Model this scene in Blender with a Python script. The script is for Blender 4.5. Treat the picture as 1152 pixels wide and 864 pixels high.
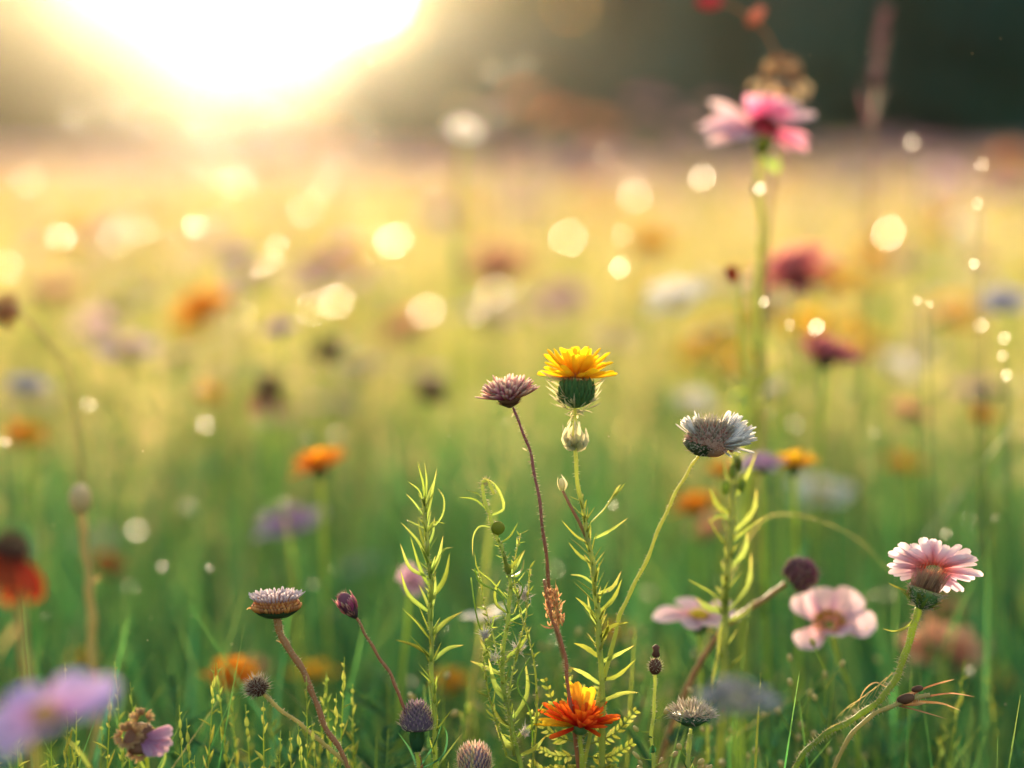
import bpy, math, random
import numpy as np
from mathutils import Vector, Quaternion, Matrix, Euler

random.seed(7)
rng = np.random.default_rng(11)
S = bpy.context.scene
for o in list(bpy.data.objects):
    bpy.data.objects.remove(o)

# ------------------------------------------------------------------ camera
CAM = Vector((0.0, 0.0, 0.70))
PITCH = math.radians(5.5)
K = 36.0 / 85.0 / 1152.0
FOCUS = 1.30
FW = Vector((0, math.cos(PITCH), -math.sin(PITCH)))
UP = Vector((0, math.sin(PITCH), math.cos(PITCH)))
RT = Vector((1, 0, 0))
cd = bpy.data.cameras.new('camera')
cam = bpy.data.objects.new('camera', cd)
S.collection.objects.link(cam)
cam.location = CAM
cam.rotation_euler = (math.pi / 2 - PITCH, 0, 0)
cd.lens = 85; cd.sensor_width = 36; cd.sensor_fit = 'HORIZONTAL'
cd.clip_start = 0.02; cd.clip_end = 2000
cd.dof.use_dof = True
cd.dof.focus_distance = FOCUS
cd.dof.aperture_fstop = 2.35
cd.dof.aperture_blades = 0
S.camera = cam

# ------------------------------------------------------------------ light
SUN_AZ = math.radians(-6.5)      # left of straight ahead
SUN_EL = math.radians(5.5)
sdir = Vector((math.sin(SUN_AZ) * math.cos(SUN_EL), math.cos(SUN_AZ) * math.cos(SUN_EL), math.sin(SUN_EL)))
W = bpy.data.worlds.new('World'); S.world = W; W.use_nodes = True
wn = W.node_tree; wn.nodes.clear()
wo = wn.nodes.new('ShaderNodeOutputWorld'); wb = wn.nodes.new('ShaderNodeBackground')
sk = wn.nodes.new('ShaderNodeTexSky'); sk.sky_type = 'NISHITA'; sk.sun_disc = False
sk.sun_elevation = SUN_EL; sk.sun_rotation = SUN_AZ
sk.air_density = 1.0; sk.dust_density = 4.5; sk.ozone_density = 0.4
wb.inputs['Strength'].default_value = 0.15
wn.links.new(sk.outputs[0], wb.inputs[0]); wn.links.new(wb.outputs[0], wo.inputs[0])
sl = bpy.data.lights.new('sun', 'SUN'); sl.energy = 2.4; sl.angle = math.radians(0.53)
sl.color = (1.0, 0.80, 0.52)
sun = bpy.data.objects.new('sun', sl); S.collection.objects.link(sun)
sun.location = (-3, 20, 6)
sun.rotation_euler = sdir.to_track_quat('Z', 'Y').to_euler()
S.view_settings.view_transform = 'Standard'
S.view_settings.look = 'None'
S.view_settings.gamma = 1.0
S.view_settings.exposure = 2.25
HAZE_DENSITY = 0.00030
HAZE_G = 0.96
S.render.engine = 'CYCLES'
cy = S.cycles
cy.use_denoising = True
cy.max_bounces = 8; cy.diffuse_bounces = 4; cy.glossy_bounces = 2; cy.transmission_bounces = 4
cy.volume_bounces = 1; cy.transparent_max_bounces = 8
cy.sample_clamp_indirect = 4.0
cy.use_adaptive_sampling = False

# ------------------------------------------------------------------ helpers
def P(px, py, d=FOCUS):
    return CAM + RT * ((px - 576) * K * d) + UP * ((432 - py) * K * d) + FW * d

def link(o):
    S.collection.objects.link(o); return o

def thing(name, label, cat, loc=(0, 0, 0), group=None):
    o = link(bpy.data.objects.new(name, None))
    o.location = loc; o.empty_display_size = 0.02
    o['label'] = label; o['category'] = cat; o['kind'] = 'thing'
    if group: o['group'] = group
    return o

def copy_tree(o, parent=None):
    c = link(o.copy())
    if parent is not None: c.parent = parent
    for ch in list(o.children):
        copy_tree(ch, c)
    return c

def rnd(a, b): return random.uniform(a, b)

def rvec(s=1.0):
    return Vector((random.gauss(0, 1), random.gauss(0, 1), random.gauss(0, 1))) * s

class MB:
    def __init__(self):
        self.v = []; self.f = []; self.a = []; self.r = []
    def vert(self, p, a=0.0, r=0.5):
        self.v.append((p[0], p[1], p[2])); self.a.append(a); self.r.append(r)
        return len(self.v) - 1
    def ribbon(self, pts, W, nrm, prof='lance', fold=0.15, r=None, cols=3, serr=0.0):
        """thin curved strip along pts: leaf or petal"""
        n = len(pts) - 1
        r = random.random() if r is None else r
        rows = []
        for i, p in enumerate(pts):
            t = i / n
            tg = (pts[min(i + 1, n)] - pts[max(i - 1, 0)])
            if tg.length < 1e-9: tg = Vector((0, 0, 1))
            tg.normalize()
            side = tg.cross(nrm)
            if side.length < 1e-6: side = tg.orthogonal()
            side.normalize(); nn = side.cross(tg)
            if prof == 'lance': w = W * (math.sin(math.pi * min(1, 0.08 + 0.92 * t ** 0.75)) ** 0.8 if t < 1 else 0)
            elif prof == 'blade': w = W * (1 - t ** 2.2)
            elif prof == 'round': w = W * (0.34 + 0.66 * min(1, t * 1.5) ** 0.8) * (1 if t < .72 else math.sqrt(max(0.02, 1 - ((t - .72) / .285) ** 2)))
            elif prof == 'strap': w = W * (0.45 + 0.55 * min(1, t * 2)) * (1 if t < .86 else math.sqrt(max(0.12, 1 - ((t - .86) / .15) ** 2)))
            elif prof == 'spike': w = W * (1 - t)
            else: w = W
            if serr and 0 < i < n: w *= 1 + serr * (1 if i % 2 else -1)
            w = max(w, W * 0.02) * 0.5
            row = []
            for c in range(cols):
                s = -1 + 2 * c / (cols - 1)
                pp = p + side * (w * s) + nn * (fold * w * (abs(s) - 0.5) * 2)
                row.append(self.vert(pp, t, r))
            rows.append(row)
        for i in range(n):
            for c in range(cols - 1):
                self.f.append((rows[i][c], rows[i][c + 1], rows[i + 1][c + 1], rows[i + 1][c]))
    def tube(self, pts, radii, sides=7, r=0.5, cap=True):
        n = len(pts)
        if not hasattr(radii, '__len__'): radii = [radii] * n
        ref = Vector((0.3, 1, 0.1)).normalized()
        rings = []
        for i, p in enumerate(pts):
            tg = (pts[min(i + 1, n - 1)] - pts[max(i - 1, 0)]).normalized()
            a = tg.cross(ref)
            if a.length < 1e-4: a = tg.orthogonal()
            a.normalize(); b = tg.cross(a)
            rings.append([self.vert(p + (a * math.cos(6.28318 * k / sides) + b * math.sin(6.28318 * k / sides)) * radii[i], i / (n - 1), r) for k in range(sides)])
        for i in range(n - 1):
            for k in range(sides):
                k2 = (k + 1) % sides
                self.f.append((rings[i][k], rings[i][k2], rings[i + 1][k2], rings[i + 1][k]))
        if cap:
            self.f.append(tuple(rings[0][::-1])); self.f.append(tuple(rings[-1]))
    def spike(self, p, d, r0, rr=None, bend=None):
        """thin bristle from p along vector d"""
        rr = random.random() if rr is None else rr
        a = d.orthogonal().normalized(); b = d.normalized().cross(a)
        base = [self.vert(p + (a * math.cos(2.0944 * k) + b * math.sin(2.0944 * k)) * r0, 0, rr) for k in range(3)]
        if bend is not None:
            mid = [self.vert(p + d * .55 + (a * math.cos(2.0944 * k) + b * math.sin(2.0944 * k)) * r0 * .75, .55, rr) for k in range(3)]
            for k in range(3):
                self.f.append((base[k], base[(k + 1) % 3], mid[(k + 1) % 3], mid[k]))
            base = mid; tip = self.vert(p + d + bend, 1, rr)
        else:
            tip = self.vert(p + d, 1, rr)
        for k in range(3): self.f.append((base[k], base[(k + 1) % 3], tip))
    def lathe(self, c, axis, prof, sides=16, wob=0.0):
        """prof: list of (radius, height) along axis"""
        axis = axis.normalized(); u = axis.orthogonal().normalized(); w = axis.cross(u)
        rr = random.random()
        rings = []
        for j, (ra, h) in enumerate(prof):
            ring = []
            for k in range(sides):
                an = 6.28318 * k / sides
                q = ra * (1 + wob * math.sin(an * 3 + j) * .5 + wob * random.uniform(-.5, .5))
                ring.append(self.vert(c + axis * h + (u * math.cos(an) + w * math.sin(an)) * q, j / (len(prof) - 1), rr))
            rings.append(ring)
        for j in range(len(prof) - 1):
            for k in range(sides):
                k2 = (k + 1) % sides
                self.f.append((rings[j][k], rings[j][k2], rings[j + 1][k2], rings[j + 1][k]))
        self.f.append(tuple(rings[0][::-1])); self.f.append(tuple(rings[-1]))
    def blob(self, c, axis, ra, h, sides=10, rings=6, wob=0.05):
        prof = [(max(1e-5, ra * math.sin(math.pi * (i + .02) / (rings + .04))), -h * .5 * math.cos(math.pi * (i + .02) / (rings + .04))) for i in range(rings + 1)]
        self.lathe(c, axis, prof, sides, wob)
    def build(self, name, mat, parent=None, off=(0, 0, 0), smooth=True):
        me = bpy.data.meshes.new(name)
        off = Vector(off)
        vs = [(x - off.x, y - off.y, z - off.z) for x, y, z in self.v]
        me.from_pydata(vs, [], self.f)
        at = me.attributes.new('along', 'FLOAT', 'POINT'); at.data.foreach_set('value', self.a)
        at = me.attributes.new('rnd', 'FLOAT', 'POINT'); at.data.foreach_set('value', self.r)
        if smooth: me.polygons.foreach_set('use_smooth', [True] * len(me.polygons))
        me.materials.append(mat)
        o = link(bpy.data.objects.new(name, me))
        if parent is not None: o.parent = parent
        return o

def cat_rom(pts, seg=6):
    """centripetal spline: no loops or kinks where the spacing changes"""
    q = [pts[0] * 2 - pts[1]] + list(pts) + [pts[-1] * 2 - pts[-2]]
    out = []
    for i in range(1, len(q) - 2):
        p0, p1, p2, p3 = q[i - 1], q[i], q[i + 1], q[i + 2]
        t0 = 0.0; t1 = t0 + max(1e-6, (p1 - p0).length) ** .5; t2 = t1 + max(1e-6, (p2 - p1).length) ** .5; t3 = t2 + max(1e-6, (p3 - p2).length) ** .5
        for k in range(seg):
            t = t1 + (t2 - t1) * k / seg
            a1 = p0 * ((t1 - t) / (t1 - t0)) + p1 * ((t - t0) / (t1 - t0)); a2 = p1 * ((t2 - t) / (t2 - t1)) + p2 * ((t - t1) / (t2 - t1)); a3 = p2 * ((t3 - t) / (t3 - t2)) + p3 * ((t - t2) / (t3 - t2))
            b1 = a1 * ((t2 - t) / (t2 - t0)) + a2 * ((t - t0) / (t2 - t0)); b2 = a2 * ((t3 - t) / (t3 - t1)) + a3 * ((t - t1) / (t3 - t1))
            out.append(b1 * ((t2 - t) / (t2 - t1)) + b2 * ((t - t1) / (t2 - t1)))
    out.append(q[-2].copy())
    return out

def path_px(pts, D=FOCUS, ground=True, seg=6):
    w = [P(p[0], p[1], p[2] if len(p) > 2 else D) for p in pts]
    if ground:
        a, b = w[-2], w[-1]
        dx = max(-.6, min(.6, (b.x - a.x) / max(.005, a.z - b.z)))
        g = Vector((b.x + dx * b.z * .35, b.y + 0.01, 0))
        w += [b.lerp(g, f) + Vector((dx * b.z * .35 * f * (1 - f), 0, 0)) for f in (.2, .45, .72)]; w.append(g)
    return cat_rom(w, seg)

def arc(p, d, up, L, elev, curl, n=6, r0=0.0):
    """points of a petal: from p outwards along d, rising by elev, bending by curl"""
    out = [p + d * r0]; q = out[0]
    for i in range(n):
        a = elev + curl * (i + .5) / n
        q = q + (d * math.cos(a) + up * math.sin(a)) * (L / n)
        out.append(q)
    return out

def frame(axis):
    axis = axis.normalized()
    u = (RT - axis * RT.dot(axis)).normalized()
    return axis, u, axis.cross(u)

def petals(mb, c, axis, n, L, W, elev, curl, r0, prof='round', jit=0.1, fold=0.15, phase=0.0, arcspan=(0, 6.28318), cols=3, seg=0, serr=0, lj=0.12):
    axis, u, v = frame(axis)
    seg = seg or (12 if prof in ('strap', 'round') else 6)
    for i in range(n):
        ph = arcspan[0] + (arcspan[1] - arcspan[0]) * (i + .5 + random.uniform(-.3, .3)) / n + phase
        d = u * math.cos(ph) + v * math.sin(ph)
        e = elev + random.gauss(0, jit); l = L * (1 + random.uniform(-lj, lj))
        pts = arc(c, d, axis, l, e, curl + random.gauss(0, jit), seg, r0)
        tw = Quaternion(d, random.gauss(0, jit * 1.5))
        mb.ribbon(pts, W * (1 + random.uniform(-.15, .15)), tw @ axis, prof, fold, cols=cols, serr=serr)

def bristle_dome(mb, c, axis, R, H, n, L, r0, spread=1.0, jit=.15, lo=0.0):
    axis, u, v = frame(axis)
    for i in range(n):
        h = lo + (1 - lo) * (i + .5) / n
        ph = i * 2.39996 + random.uniform(-.2, .2)
        s = math.sqrt(max(0, 1 - h * h))
        rad = u * math.cos(ph) + v * math.sin(ph)
        p = c + rad * (R * s) + axis * (H * h)
        d = (rad * s * spread + axis * (h + .25)).normalized() + rvec(jit)
        mb.spike(p, d.normalized() * L * rnd(.75, 1.2), r0, bend=rvec(L * .1))

def tube_hairs(mb, pts, radii, n, L, r0, a=0.0, b=1.0):
    m = len(pts) - 1
    for i in range(n):
        t = rnd(a, b) * m; k = min(int(t), m - 1); f = t - k
        p = pts[k].lerp(pts[k + 1], f)
        ra = radii[k] if hasattr(radii, '__len__') else radii
        tg = (pts[k + 1] - pts[k]).normalized()
        d = rvec(); d = (d - tg * d.dot(tg)).normalized()
        mb.spike(p + d * ra * .9, (d + tg * rnd(-.2, .3)).normalized() * L * rnd(.5, 1.2), r0)

# ------------------------------------------------------------------ materials
def new_mat(name):
    m = bpy.data.materials.new(name); m.use_nodes = True
    nt = m.node_tree; nt.nodes.clear()
    return m, nt, nt.nodes, nt.links

def plant_mat(name, stops, trans=0.5, rough=0.55, vary=0.25, hue=0.03, spec=0.35, noise=60.0, tgain=1.0, alt=None, bump=0.15):
    """thin plant tissue: colour along the piece, per-piece variation, light passing through"""
    m, nt, N, L = new_mat(name)
    out = N.new('ShaderNodeOutputMaterial'); mix = N.new('ShaderNodeMixShader')
    pb = N.new('ShaderNodeBsdfPrincipled'); tr = N.new('ShaderNodeBsdfTranslucent')
    at = N.new('ShaderNodeAttribute'); at.attribute_name = 'along'
    ar = N.new('ShaderNodeAttribute'); ar.attribute_name = 'rnd'
    def ramp(st):
        cr = N.new('ShaderNodeValToRGB'); e = cr.color_ramp.elements
        while len(e) < len(st): e.new(0.5)
        for i, (p, c) in enumerate(st):
            e[i].position = p; e[i].color = (*c, 1)
        L.new(at.outputs['Fac'], cr.inputs[0]); return cr.outputs[0]
    col = ramp(stops)
    if alt:
        c2 = ramp(alt); mx = N.new('ShaderNodeMix'); mx.data_type = 'RGBA'
        st = N.new('ShaderNodeMapRange'); st.inputs[1].default_value = .3; st.inputs[2].default_value = .7
        L.new(ar.outputs['Fac'], st.inputs[0]); L.new(st.outputs[0], mx.inputs[0]); L.new(col, mx.inputs[6]); L.new(c2, mx.inputs[7]); col = mx.outputs[2]
    tc = N.new('ShaderNodeTexCoord')
    nz = N.new('ShaderNodeTexNoise'); nz.inputs['Scale'].default_value = noise; nz.inputs['Detail'].default_value = 4
    L.new(tc.outputs['Object'], nz.inputs['Vector'])
    oi = N.new('ShaderNodeObjectInfo')
    hs = N.new('ShaderNodeHueSaturation')
    def madd(inp, mul, add):
        k = N.new('ShaderNodeMath'); k.operation = 'MULTIPLY_ADD'; k.inputs[1].default_value = mul; k.inputs[2].default_value = add
        L.new(inp, k.inputs[0]); return k.outputs[0]
    sm = N.new('ShaderNodeMath'); sm.operation = 'ADD'
    L.new(madd(nz.outputs['Fac'], vary * 1.6, 1 - vary * .8), sm.inputs[0]); L.new(madd(ar.outputs['Fac'], vary, -vary * .5), sm.inputs[1])
    L.new(sm.outputs[0], hs.inputs['Value'])
    h2 = N.new('ShaderNodeMath'); h2.operation = 'ADD'
    L.new(madd(ar.outputs['Fac'], hue * 2, .5 - hue), h2.inputs[0]); L.new(madd(oi.outputs['Random'], hue, -hue * .5), h2.inputs[1])
    L.new(h2.outputs[0], hs.inputs['Hue'])
    L.new(col, hs.inputs['Color'])
    pb.inputs['Roughness'].default_value = rough
    pb.inputs['Specular IOR Level'].default_value = spec
    L.new(hs.outputs[0], pb.inputs['Base Color'])
    g = N.new('ShaderNodeMix'); g.data_type = 'RGBA'; g.blend_type = 'MULTIPLY'; g.inputs[0].default_value = 1
    L.new(hs.outputs[0], g.inputs[6]); g.inputs[7].default_value = (tgain, tgain, tgain, 1)
    L.new(g.outputs[2], tr.inputs['Color'])
    if bump:
        bp = N.new('ShaderNodeBump'); bp.inputs['Strength'].default_value = bump; bp.inputs['Distance'].default_value = .001
        nb = N.new('ShaderNodeTexNoise'); nb.inputs['Scale'].default_value = noise * 6
        L.new(tc.outputs['Object'], nb.inputs['Vector']); L.new(nb.outputs['Fac'], bp.inputs['Height'])
        L.new(bp.outputs[0], pb.inputs['Normal'])
    mix.inputs[0].default_value = trans
    L.new(pb.outputs[0], mix.inputs[1]); L.new(tr.outputs[0], mix.inputs[2]); L.new(mix.outputs[0], out.inputs[0])
    return m

def flat(c): return [(0, c), (1, c)]
M = {}
M['stem_green'] = plant_mat('stem green', [(0, (.34, .42, .08)), (1, (.14, .24, .04))], .45, .5, noise=200, tgain=1.8)
M['stem_pale'] = plant_mat('stem pale', [(0, (.50, .52, .16)), (.6, (.34, .40, .10)), (1, (.26, .32, .07))], .45, .5, noise=200, tgain=1.7)
M['stem_red'] = plant_mat('stem red', [(0, (.36, .10, .11)), (.4, (.36, .17, .11)), (1, (.22, .22, .07))], .2, .45, noise=200)
M['stem_brown'] = plant_mat('stem brown', [(0, (.44, .22, .09)), (.5, (.40, .16, .08)), (1, (.3, .24, .07))], .2, .45, noise=200)
M['straw'] = plant_mat('straw', [(0, (.56, .46, .18)), (1, (.42, .37, .13))], .4, .5, tgain=1.05)
M['hair'] = plant_mat('pale plant hair', flat((.72, .66, .46)), .55, .5, bump=0)
M['leaf_bright'] = plant_mat('bright leaf', [(0, (.14, .24, .035)), (1, (.25, .34, .05))], .58, .55, vary=.5, hue=.04, tgain=1.3, alt=[(0, (.20, .24, .05)), (.7, (.30, .32, .07)), (1, (.34, .24, .09))])
M['leaf_mid'] = plant_mat('green leaf', [(0, (.022, .11, .05)), (1, (.07, .19, .055))], .55, .6, tgain=1.2)
M['leaf_dark'] = plant_mat('blue green leaf', [(0, (.03, .09, .045)), (1, (.06, .14, .06))], .45, .45, tgain=1.2)
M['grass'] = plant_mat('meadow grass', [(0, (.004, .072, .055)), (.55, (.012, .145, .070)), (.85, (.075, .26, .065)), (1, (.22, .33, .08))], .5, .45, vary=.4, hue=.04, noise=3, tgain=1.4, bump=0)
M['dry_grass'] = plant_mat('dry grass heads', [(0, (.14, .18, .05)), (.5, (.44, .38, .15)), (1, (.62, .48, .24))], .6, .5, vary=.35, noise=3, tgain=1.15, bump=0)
M['mid_grass'] = plant_mat('glow tinted meadow grass', [(0, (.03, .11, .04)), (.5, (.10, .22, .05)), (.8, (.34, .38, .065)), (1, (.60, .53, .15))], .55, .5, vary=.4, hue=.04, noise=3, tgain=1.25, bump=0)  # golden veil of light put into the grass colour
M['distant_grass'] = plant_mat('distant meadow grass', [(0, (.04, .08, .04)), (.5, (.12, .13, .08)), (1, (.27, .21, .15))], .45, .5, vary=.35, noise=.6, bump=0)
M['far_grass'] = plant_mat('far meadow grass', [(0, (.05, .12, .035)), (.5, (.19, .20, .10)), (1, (.36, .33, .13))], .5, .5, vary=.35, noise=.6, tgain=1.0, bump=0)
def petal_set(k, stops, **kw): M[k] = plant_mat(k.replace('_', ' '), stops, kw.pop('trans', .5), kw.pop('rough', .6), kw.pop('vary', .2), kw.pop('hue', .015), **kw)
petal_set('yellow_petal', [(0, (.75, .20, .01)), (.3, (.88, .42, .01)), (1, (.93, .62, .015))], tgain=1.15, hue=.008)
petal_set('orange_petal', [(0, (.62, .02, .008)), (.4, (.84, .13, .01)), (1, (.92, .34, .015))], alt=[(0, (.55, .015, .01)), (.4, (.78, .05, .012)), (1, (.90, .14, .02))], vary=.3, tgain=1.1)
petal_set('gold_petal', [(0, (.75, .28, .01)), (1, (.90, .56, .03))])
petal_set('amber_petal', [(0, (.75, .18, .01)), (1, (.88, .38, .015))])
petal_set('white_petal', [(0, (.66, .55, .52)), (.4, (.82, .78, .77)), (1, (.86, .83, .81))], vary=.1)
petal_set('pink_daisy_petal', [(0, (.74, .22, .10)), (.22, (.74, .38, .42)), (.55, (.80, .58, .72)), (1, (.84, .73, .83))], trans=.6, vary=.15)
petal_set('hot_pink_petal', [(0, (.66, .05, .24)), (.35, (.84, .20, .42)), (1, (.88, .46, .64))], trans=.6, tgain=1.15)
petal_set('pale_pink_petal', [(0, (.74, .30, .38)), (.5, (.82, .52, .60)), (1, (.86, .66, .73))])
petal_set('lilac_petal', [(0, (.46, .20, .48)), (.5, (.62, .42, .68)), (1, (.72, .58, .78))])
petal_set('mauve_petal', [(0, (.5, .2, .4)), (1, (.68, .46, .58))])
petal_set('red_petal', [(0, (.38, .03, .06)), (1, (.70, .12, .15))])
petal_set('dusty_red_petal', [(0, (.50, .07, .09)), (1, (.74, .30, .27))])
petal_set('brown_petal', [(0, (.16, .06, .04)), (1, (.40, .20, .12))])
petal_set('violet_petal', [(0, (.55, .22, .50)), (.4, (.62, .38, .72)), (1, (.46, .40, .84))])
petal_set('fawn_petal', [(0, (.30, .17, .10)), (1, (.52, .38, .25))])
petal_set('dark_red_petal', [(0, (.30, .04, .07)), (1, (.60, .20, .22))])
petal_set('rust_petal', [(0, (.30, .02, .01)), (1, (.55, .07, .015))])
petal_set('blue_petal', [(0, (.36, .34, .56)), (1, (.58, .60, .76))])
petal_set('salmon_petal', [(0, (.65, .22, .10)), (1, (.80, .45, .30))])
petal_set('cream_petal', [(0, (.7, .5, .28)), (1, (.80, .70, .52))])
petal_set('purple_floret', [(0, (.30, .04, .12)), (.5, (.62, .10, .22)), (.85, (.70, .32, .34)), (1, (.84, .66, .62))], alt=[(0, (.25, .08, .05)), (.6, (.66, .32, .25)), (1, (.84, .68, .58))])
petal_set('pink_brown_bristle', [(0, (.60, .28, .21)), (.5, (.80, .52, .43)), (1, (.90, .83, .76))], trans=.6)
petal_set('pale_bristle', [(0, (.45, .36, .26)), (1, (.78, .72, .62))])
petal_set('orange_floret', [(0, (.34, .09, .03)), (.5, (.72, .28, .08)), (1, (.82, .48, .22))], vary=.4)
petal_set('lilac_floret', [(0, (.50, .30, .30)), (1, (.74, .68, .76))])
petal_set('dark_involucre', [(0, (.02, .05, .03)), (1, (.05, .08, .03))], trans=.15)
petal_set('pink_pappus', [(0, (.55, .30, .18)), (.5, (.80, .56, .40)), (1, (.90, .72, .58))], trans=.65)
petal_set('dusky_floret', [(0, (.10, .05, .06)), (.5, (.26, .10, .13)), (1, (.48, .32, .36))], trans=.3)
petal_set('green_involucre', [(0, (.07, .17, .05)), (.8, (.12, .25, .08)), (1, (.30, .30, .10))], trans=.25, noise=350)
petal_set('purple_bud', [(0, (.05, .04, .04)), (.5, (.14, .03, .07)), (1, (.30, .11, .14))], trans=.25)
petal_set('thistle_scale', [(0, (.10, .10, .10)), (.5, (.20, .13, .22)), (1, (.55, .38, .40))], trans=.3)
petal_set('tan_floret', [(0, (.35, .12, .06)), (.5, (.55, .30, .14)), (1, (.70, .48, .28))])
petal_set('small_bud', [(0, (.40, .36, .10)), (1, (.66, .50, .24))], trans=.3)
petal_set('brown_head', [(0, (.07, .025, .02)), (1, (.20, .08, .05))], trans=.25)
petal_set('papery', [(0, (.46, .46, .20)), (.5, (.62, .56, .34)), (1, (.78, .72, .52))], trans=.45, vary=.4)
petal_set('yellow_disc', [(0, (.55, .25, .02)), (1, (.75, .45, .03))], trans=.3)
petal_set('grey_blue_petal', [(0, (.26, .26, .28)), (1, (.38, .40, .46))], trans=.35)

def reflector_mat():  # gloss for the added discs that mirror the sun
    m, nt, N, L = new_mat('glossy reflector')
    out = N.new('ShaderNodeOutputMaterial'); pb = N.new('ShaderNodeBsdfPrincipled')
    tc = N.new('ShaderNodeTexCoord'); nz = N.new('ShaderNodeTexNoise'); nz.inputs['Scale'].default_value = 300
    cr = N.new('ShaderNodeValToRGB'); cr.color_ramp.elements[0].color = (.45, .32, .12, 1); cr.color_ramp.elements[1].color = (.6, .48, .22, 1)
    L.new(tc.outputs['Object'], nz.inputs['Vector']); L.new(nz.outputs['Fac'], cr.inputs[0]); L.new(cr.outputs[0], pb.inputs['Base Color'])
    pb.inputs['Roughness'].default_value = .36; pb.inputs['IOR'].default_value = 1.5
    L.new(pb.outputs[0], out.inputs[0]); return m
M['reflector'] = reflector_mat()

def ground_mat():
    m, nt, N, L = new_mat('meadow soil')
    out = N.new('ShaderNodeOutputMaterial'); pb = N.new('ShaderNodeBsdfPrincipled')
    tc = N.new('ShaderNodeTexCoord'); nz = N.new('ShaderNodeTexNoise'); nz.inputs['Scale'].default_value = .8; nz.inputs['Detail'].default_value = 8
    cr = N.new('ShaderNodeValToRGB'); cr.color_ramp.elements[0].color = (.025, .05, .018, 1); cr.color_ramp.elements[1].color = (.12, .12, .04, 1)
    cr.color_ramp.elements[0].position = .3; cr.color_ramp.elements[1].position = .75
    L.new(tc.outputs['Object'], nz.inputs['Vector']); L.new(nz.outputs['Fac'], cr.inputs[0]); L.new(cr.outputs[0], pb.inputs['Base Color'])
    pb.inputs['Roughness'].default_value = .95
    L.new(pb.outputs[0], out.inputs[0]); return m

def np_mesh(name, V, F, mat, along, rn):
    """V (n,3), F (m,4)"""
    me = bpy.data.meshes.new(name)
    me.vertices.add(len(V)); me.vertices.foreach_set('co', V.astype(np.float32).ravel())
    me.loops.add(F.size); me.loops.foreach_set('vertex_index', F.astype(np.int32).ravel())
    me.polygons.add(len(F)); me.polygons.foreach_set('loop_start', np.arange(0, F.size, F.shape[1], dtype=np.int32))
    me.update(calc_edges=True)
    a = me.attributes.new('along', 'FLOAT', 'POINT'); a.data.foreach_set('value', along.astype(np.float32))
    a = me.attributes.new('rnd', 'FLOAT', 'POINT'); a.data.foreach_set('value', rn.astype(np.float32))
    me.polygons.foreach_set('use_smooth', np.ones(len(F), dtype=bool))
    me.materials.append(mat)
    return link(bpy.data.objects.new(name, me))

# ------------------------------------------------------------------ ground, haze
def ground():
    n = 60
    xs = np.sign(np.linspace(-1, 1, n + 1)) * np.abs(np.linspace(-1, 1, n + 1)) ** 2 * 150
    ys = -15 + np.linspace(0, 1, n + 1) ** 2 * 300
    X, Y = np.meshgrid(xs, ys, indexing='ij')
    Z = .015 * np.sin(X * 1.3) * np.cos(Y * .9) - .015
    V = np.stack([X, Y, Z], -1).reshape(-1, 3)
    i, j = np.meshgrid(np.arange(n), np.arange(n), indexing='ij')
    b = (i * (n + 1) + j).ravel()
    F = np.stack([b, b + n + 1, b + n + 2, b + 1], 1)
    o = np_mesh('ground', V, F, ground_mat(), np.zeros(len(V)), np.zeros(len(V)))
    o['kind'] = 'structure'
ground()

def haze():
    m, nt, N, L = new_mat('haze air')
    out = N.new('ShaderNodeOutputMaterial'); pv = N.new('ShaderNodeVolumePrincipled')
    pv.inputs['Color'].default_value = (.97, .90, .74, 1)
    pv.inputs['Density'].default_value = HAZE_DENSITY
    pv.inputs['Anisotropy'].default_value = HAZE_G
    L.new(pv.outputs[0], out.inputs['Volume'])
    x0, x1, y0, y1, z0, z1 = -170, 170, -25, 300, -1.1, 15
    vs = [(x, y, z) for z in (z0, z1) for x, y in ((x0, y0), (x1, y0), (x1, y1), (x0, y1))]
    fs = [(3, 2, 1, 0), (4, 5, 6, 7), (0, 1, 5, 4), (1, 2, 6, 5), (2, 3, 7, 6), (3, 0, 4, 7)]
    me = bpy.data.meshes.new('haze'); me.from_pydata(vs, [], fs); me.materials.append(m)
    o = link(bpy.data.objects.new('haze', me)); o['kind'] = 'stuff'
haze()

# ------------------------------------------------------------------ grass masses
def sector(n, d0, d1, half, power=1.0):
    u = rng.random(n)
    d = np.sqrt(d0 ** 2 + (d1 ** 2 - d0 ** 2) * u ** power)
    a = (rng.random(n) * 2 - 1) * half
    return d * np.sin(a), d * np.cos(a), d

def blades(x, y, H, Wd, bend, n=4, tip=0.05):
    N_ = len(x)
    ang = rng.random(N_) * 2 * np.pi
    ba = rng.random(N_) * 2 * np.pi
    t = np.linspace(0, 1, n + 1)
    cx = x[:, None] + np.cos(ba)[:, None] * bend[:, None] * (t ** 2)[None]
    cyy = y[:, None] + np.sin(ba)[:, None] * bend[:, None] * (t ** 2)[None]
    cz = H[:, None] * (t * (1 - .12 * t))[None]
    w = Wd[:, None] * np.maximum(tip, 1 - t ** 2.0)[None] * .5
    sx = np.cos(ang)[:, None] * w; sy = np.sin(ang)[:, None] * w
    L_ = np.stack([cx - sx, cyy - sy, cz], -1); R_ = np.stack([cx + sx, cyy + sy, cz], -1)
    V = np.stack([L_, R_], 2).reshape(-1, 3)
    base = (np.arange(N_) * (n + 1) * 2)[:, None] + (np.arange(n) * 2)[None]
    F = np.stack([base, base + 1, base + 3, base + 2], -1).reshape(-1, 4)
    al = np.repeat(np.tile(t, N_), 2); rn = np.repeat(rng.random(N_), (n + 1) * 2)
    return V, F, al, rn

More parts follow.
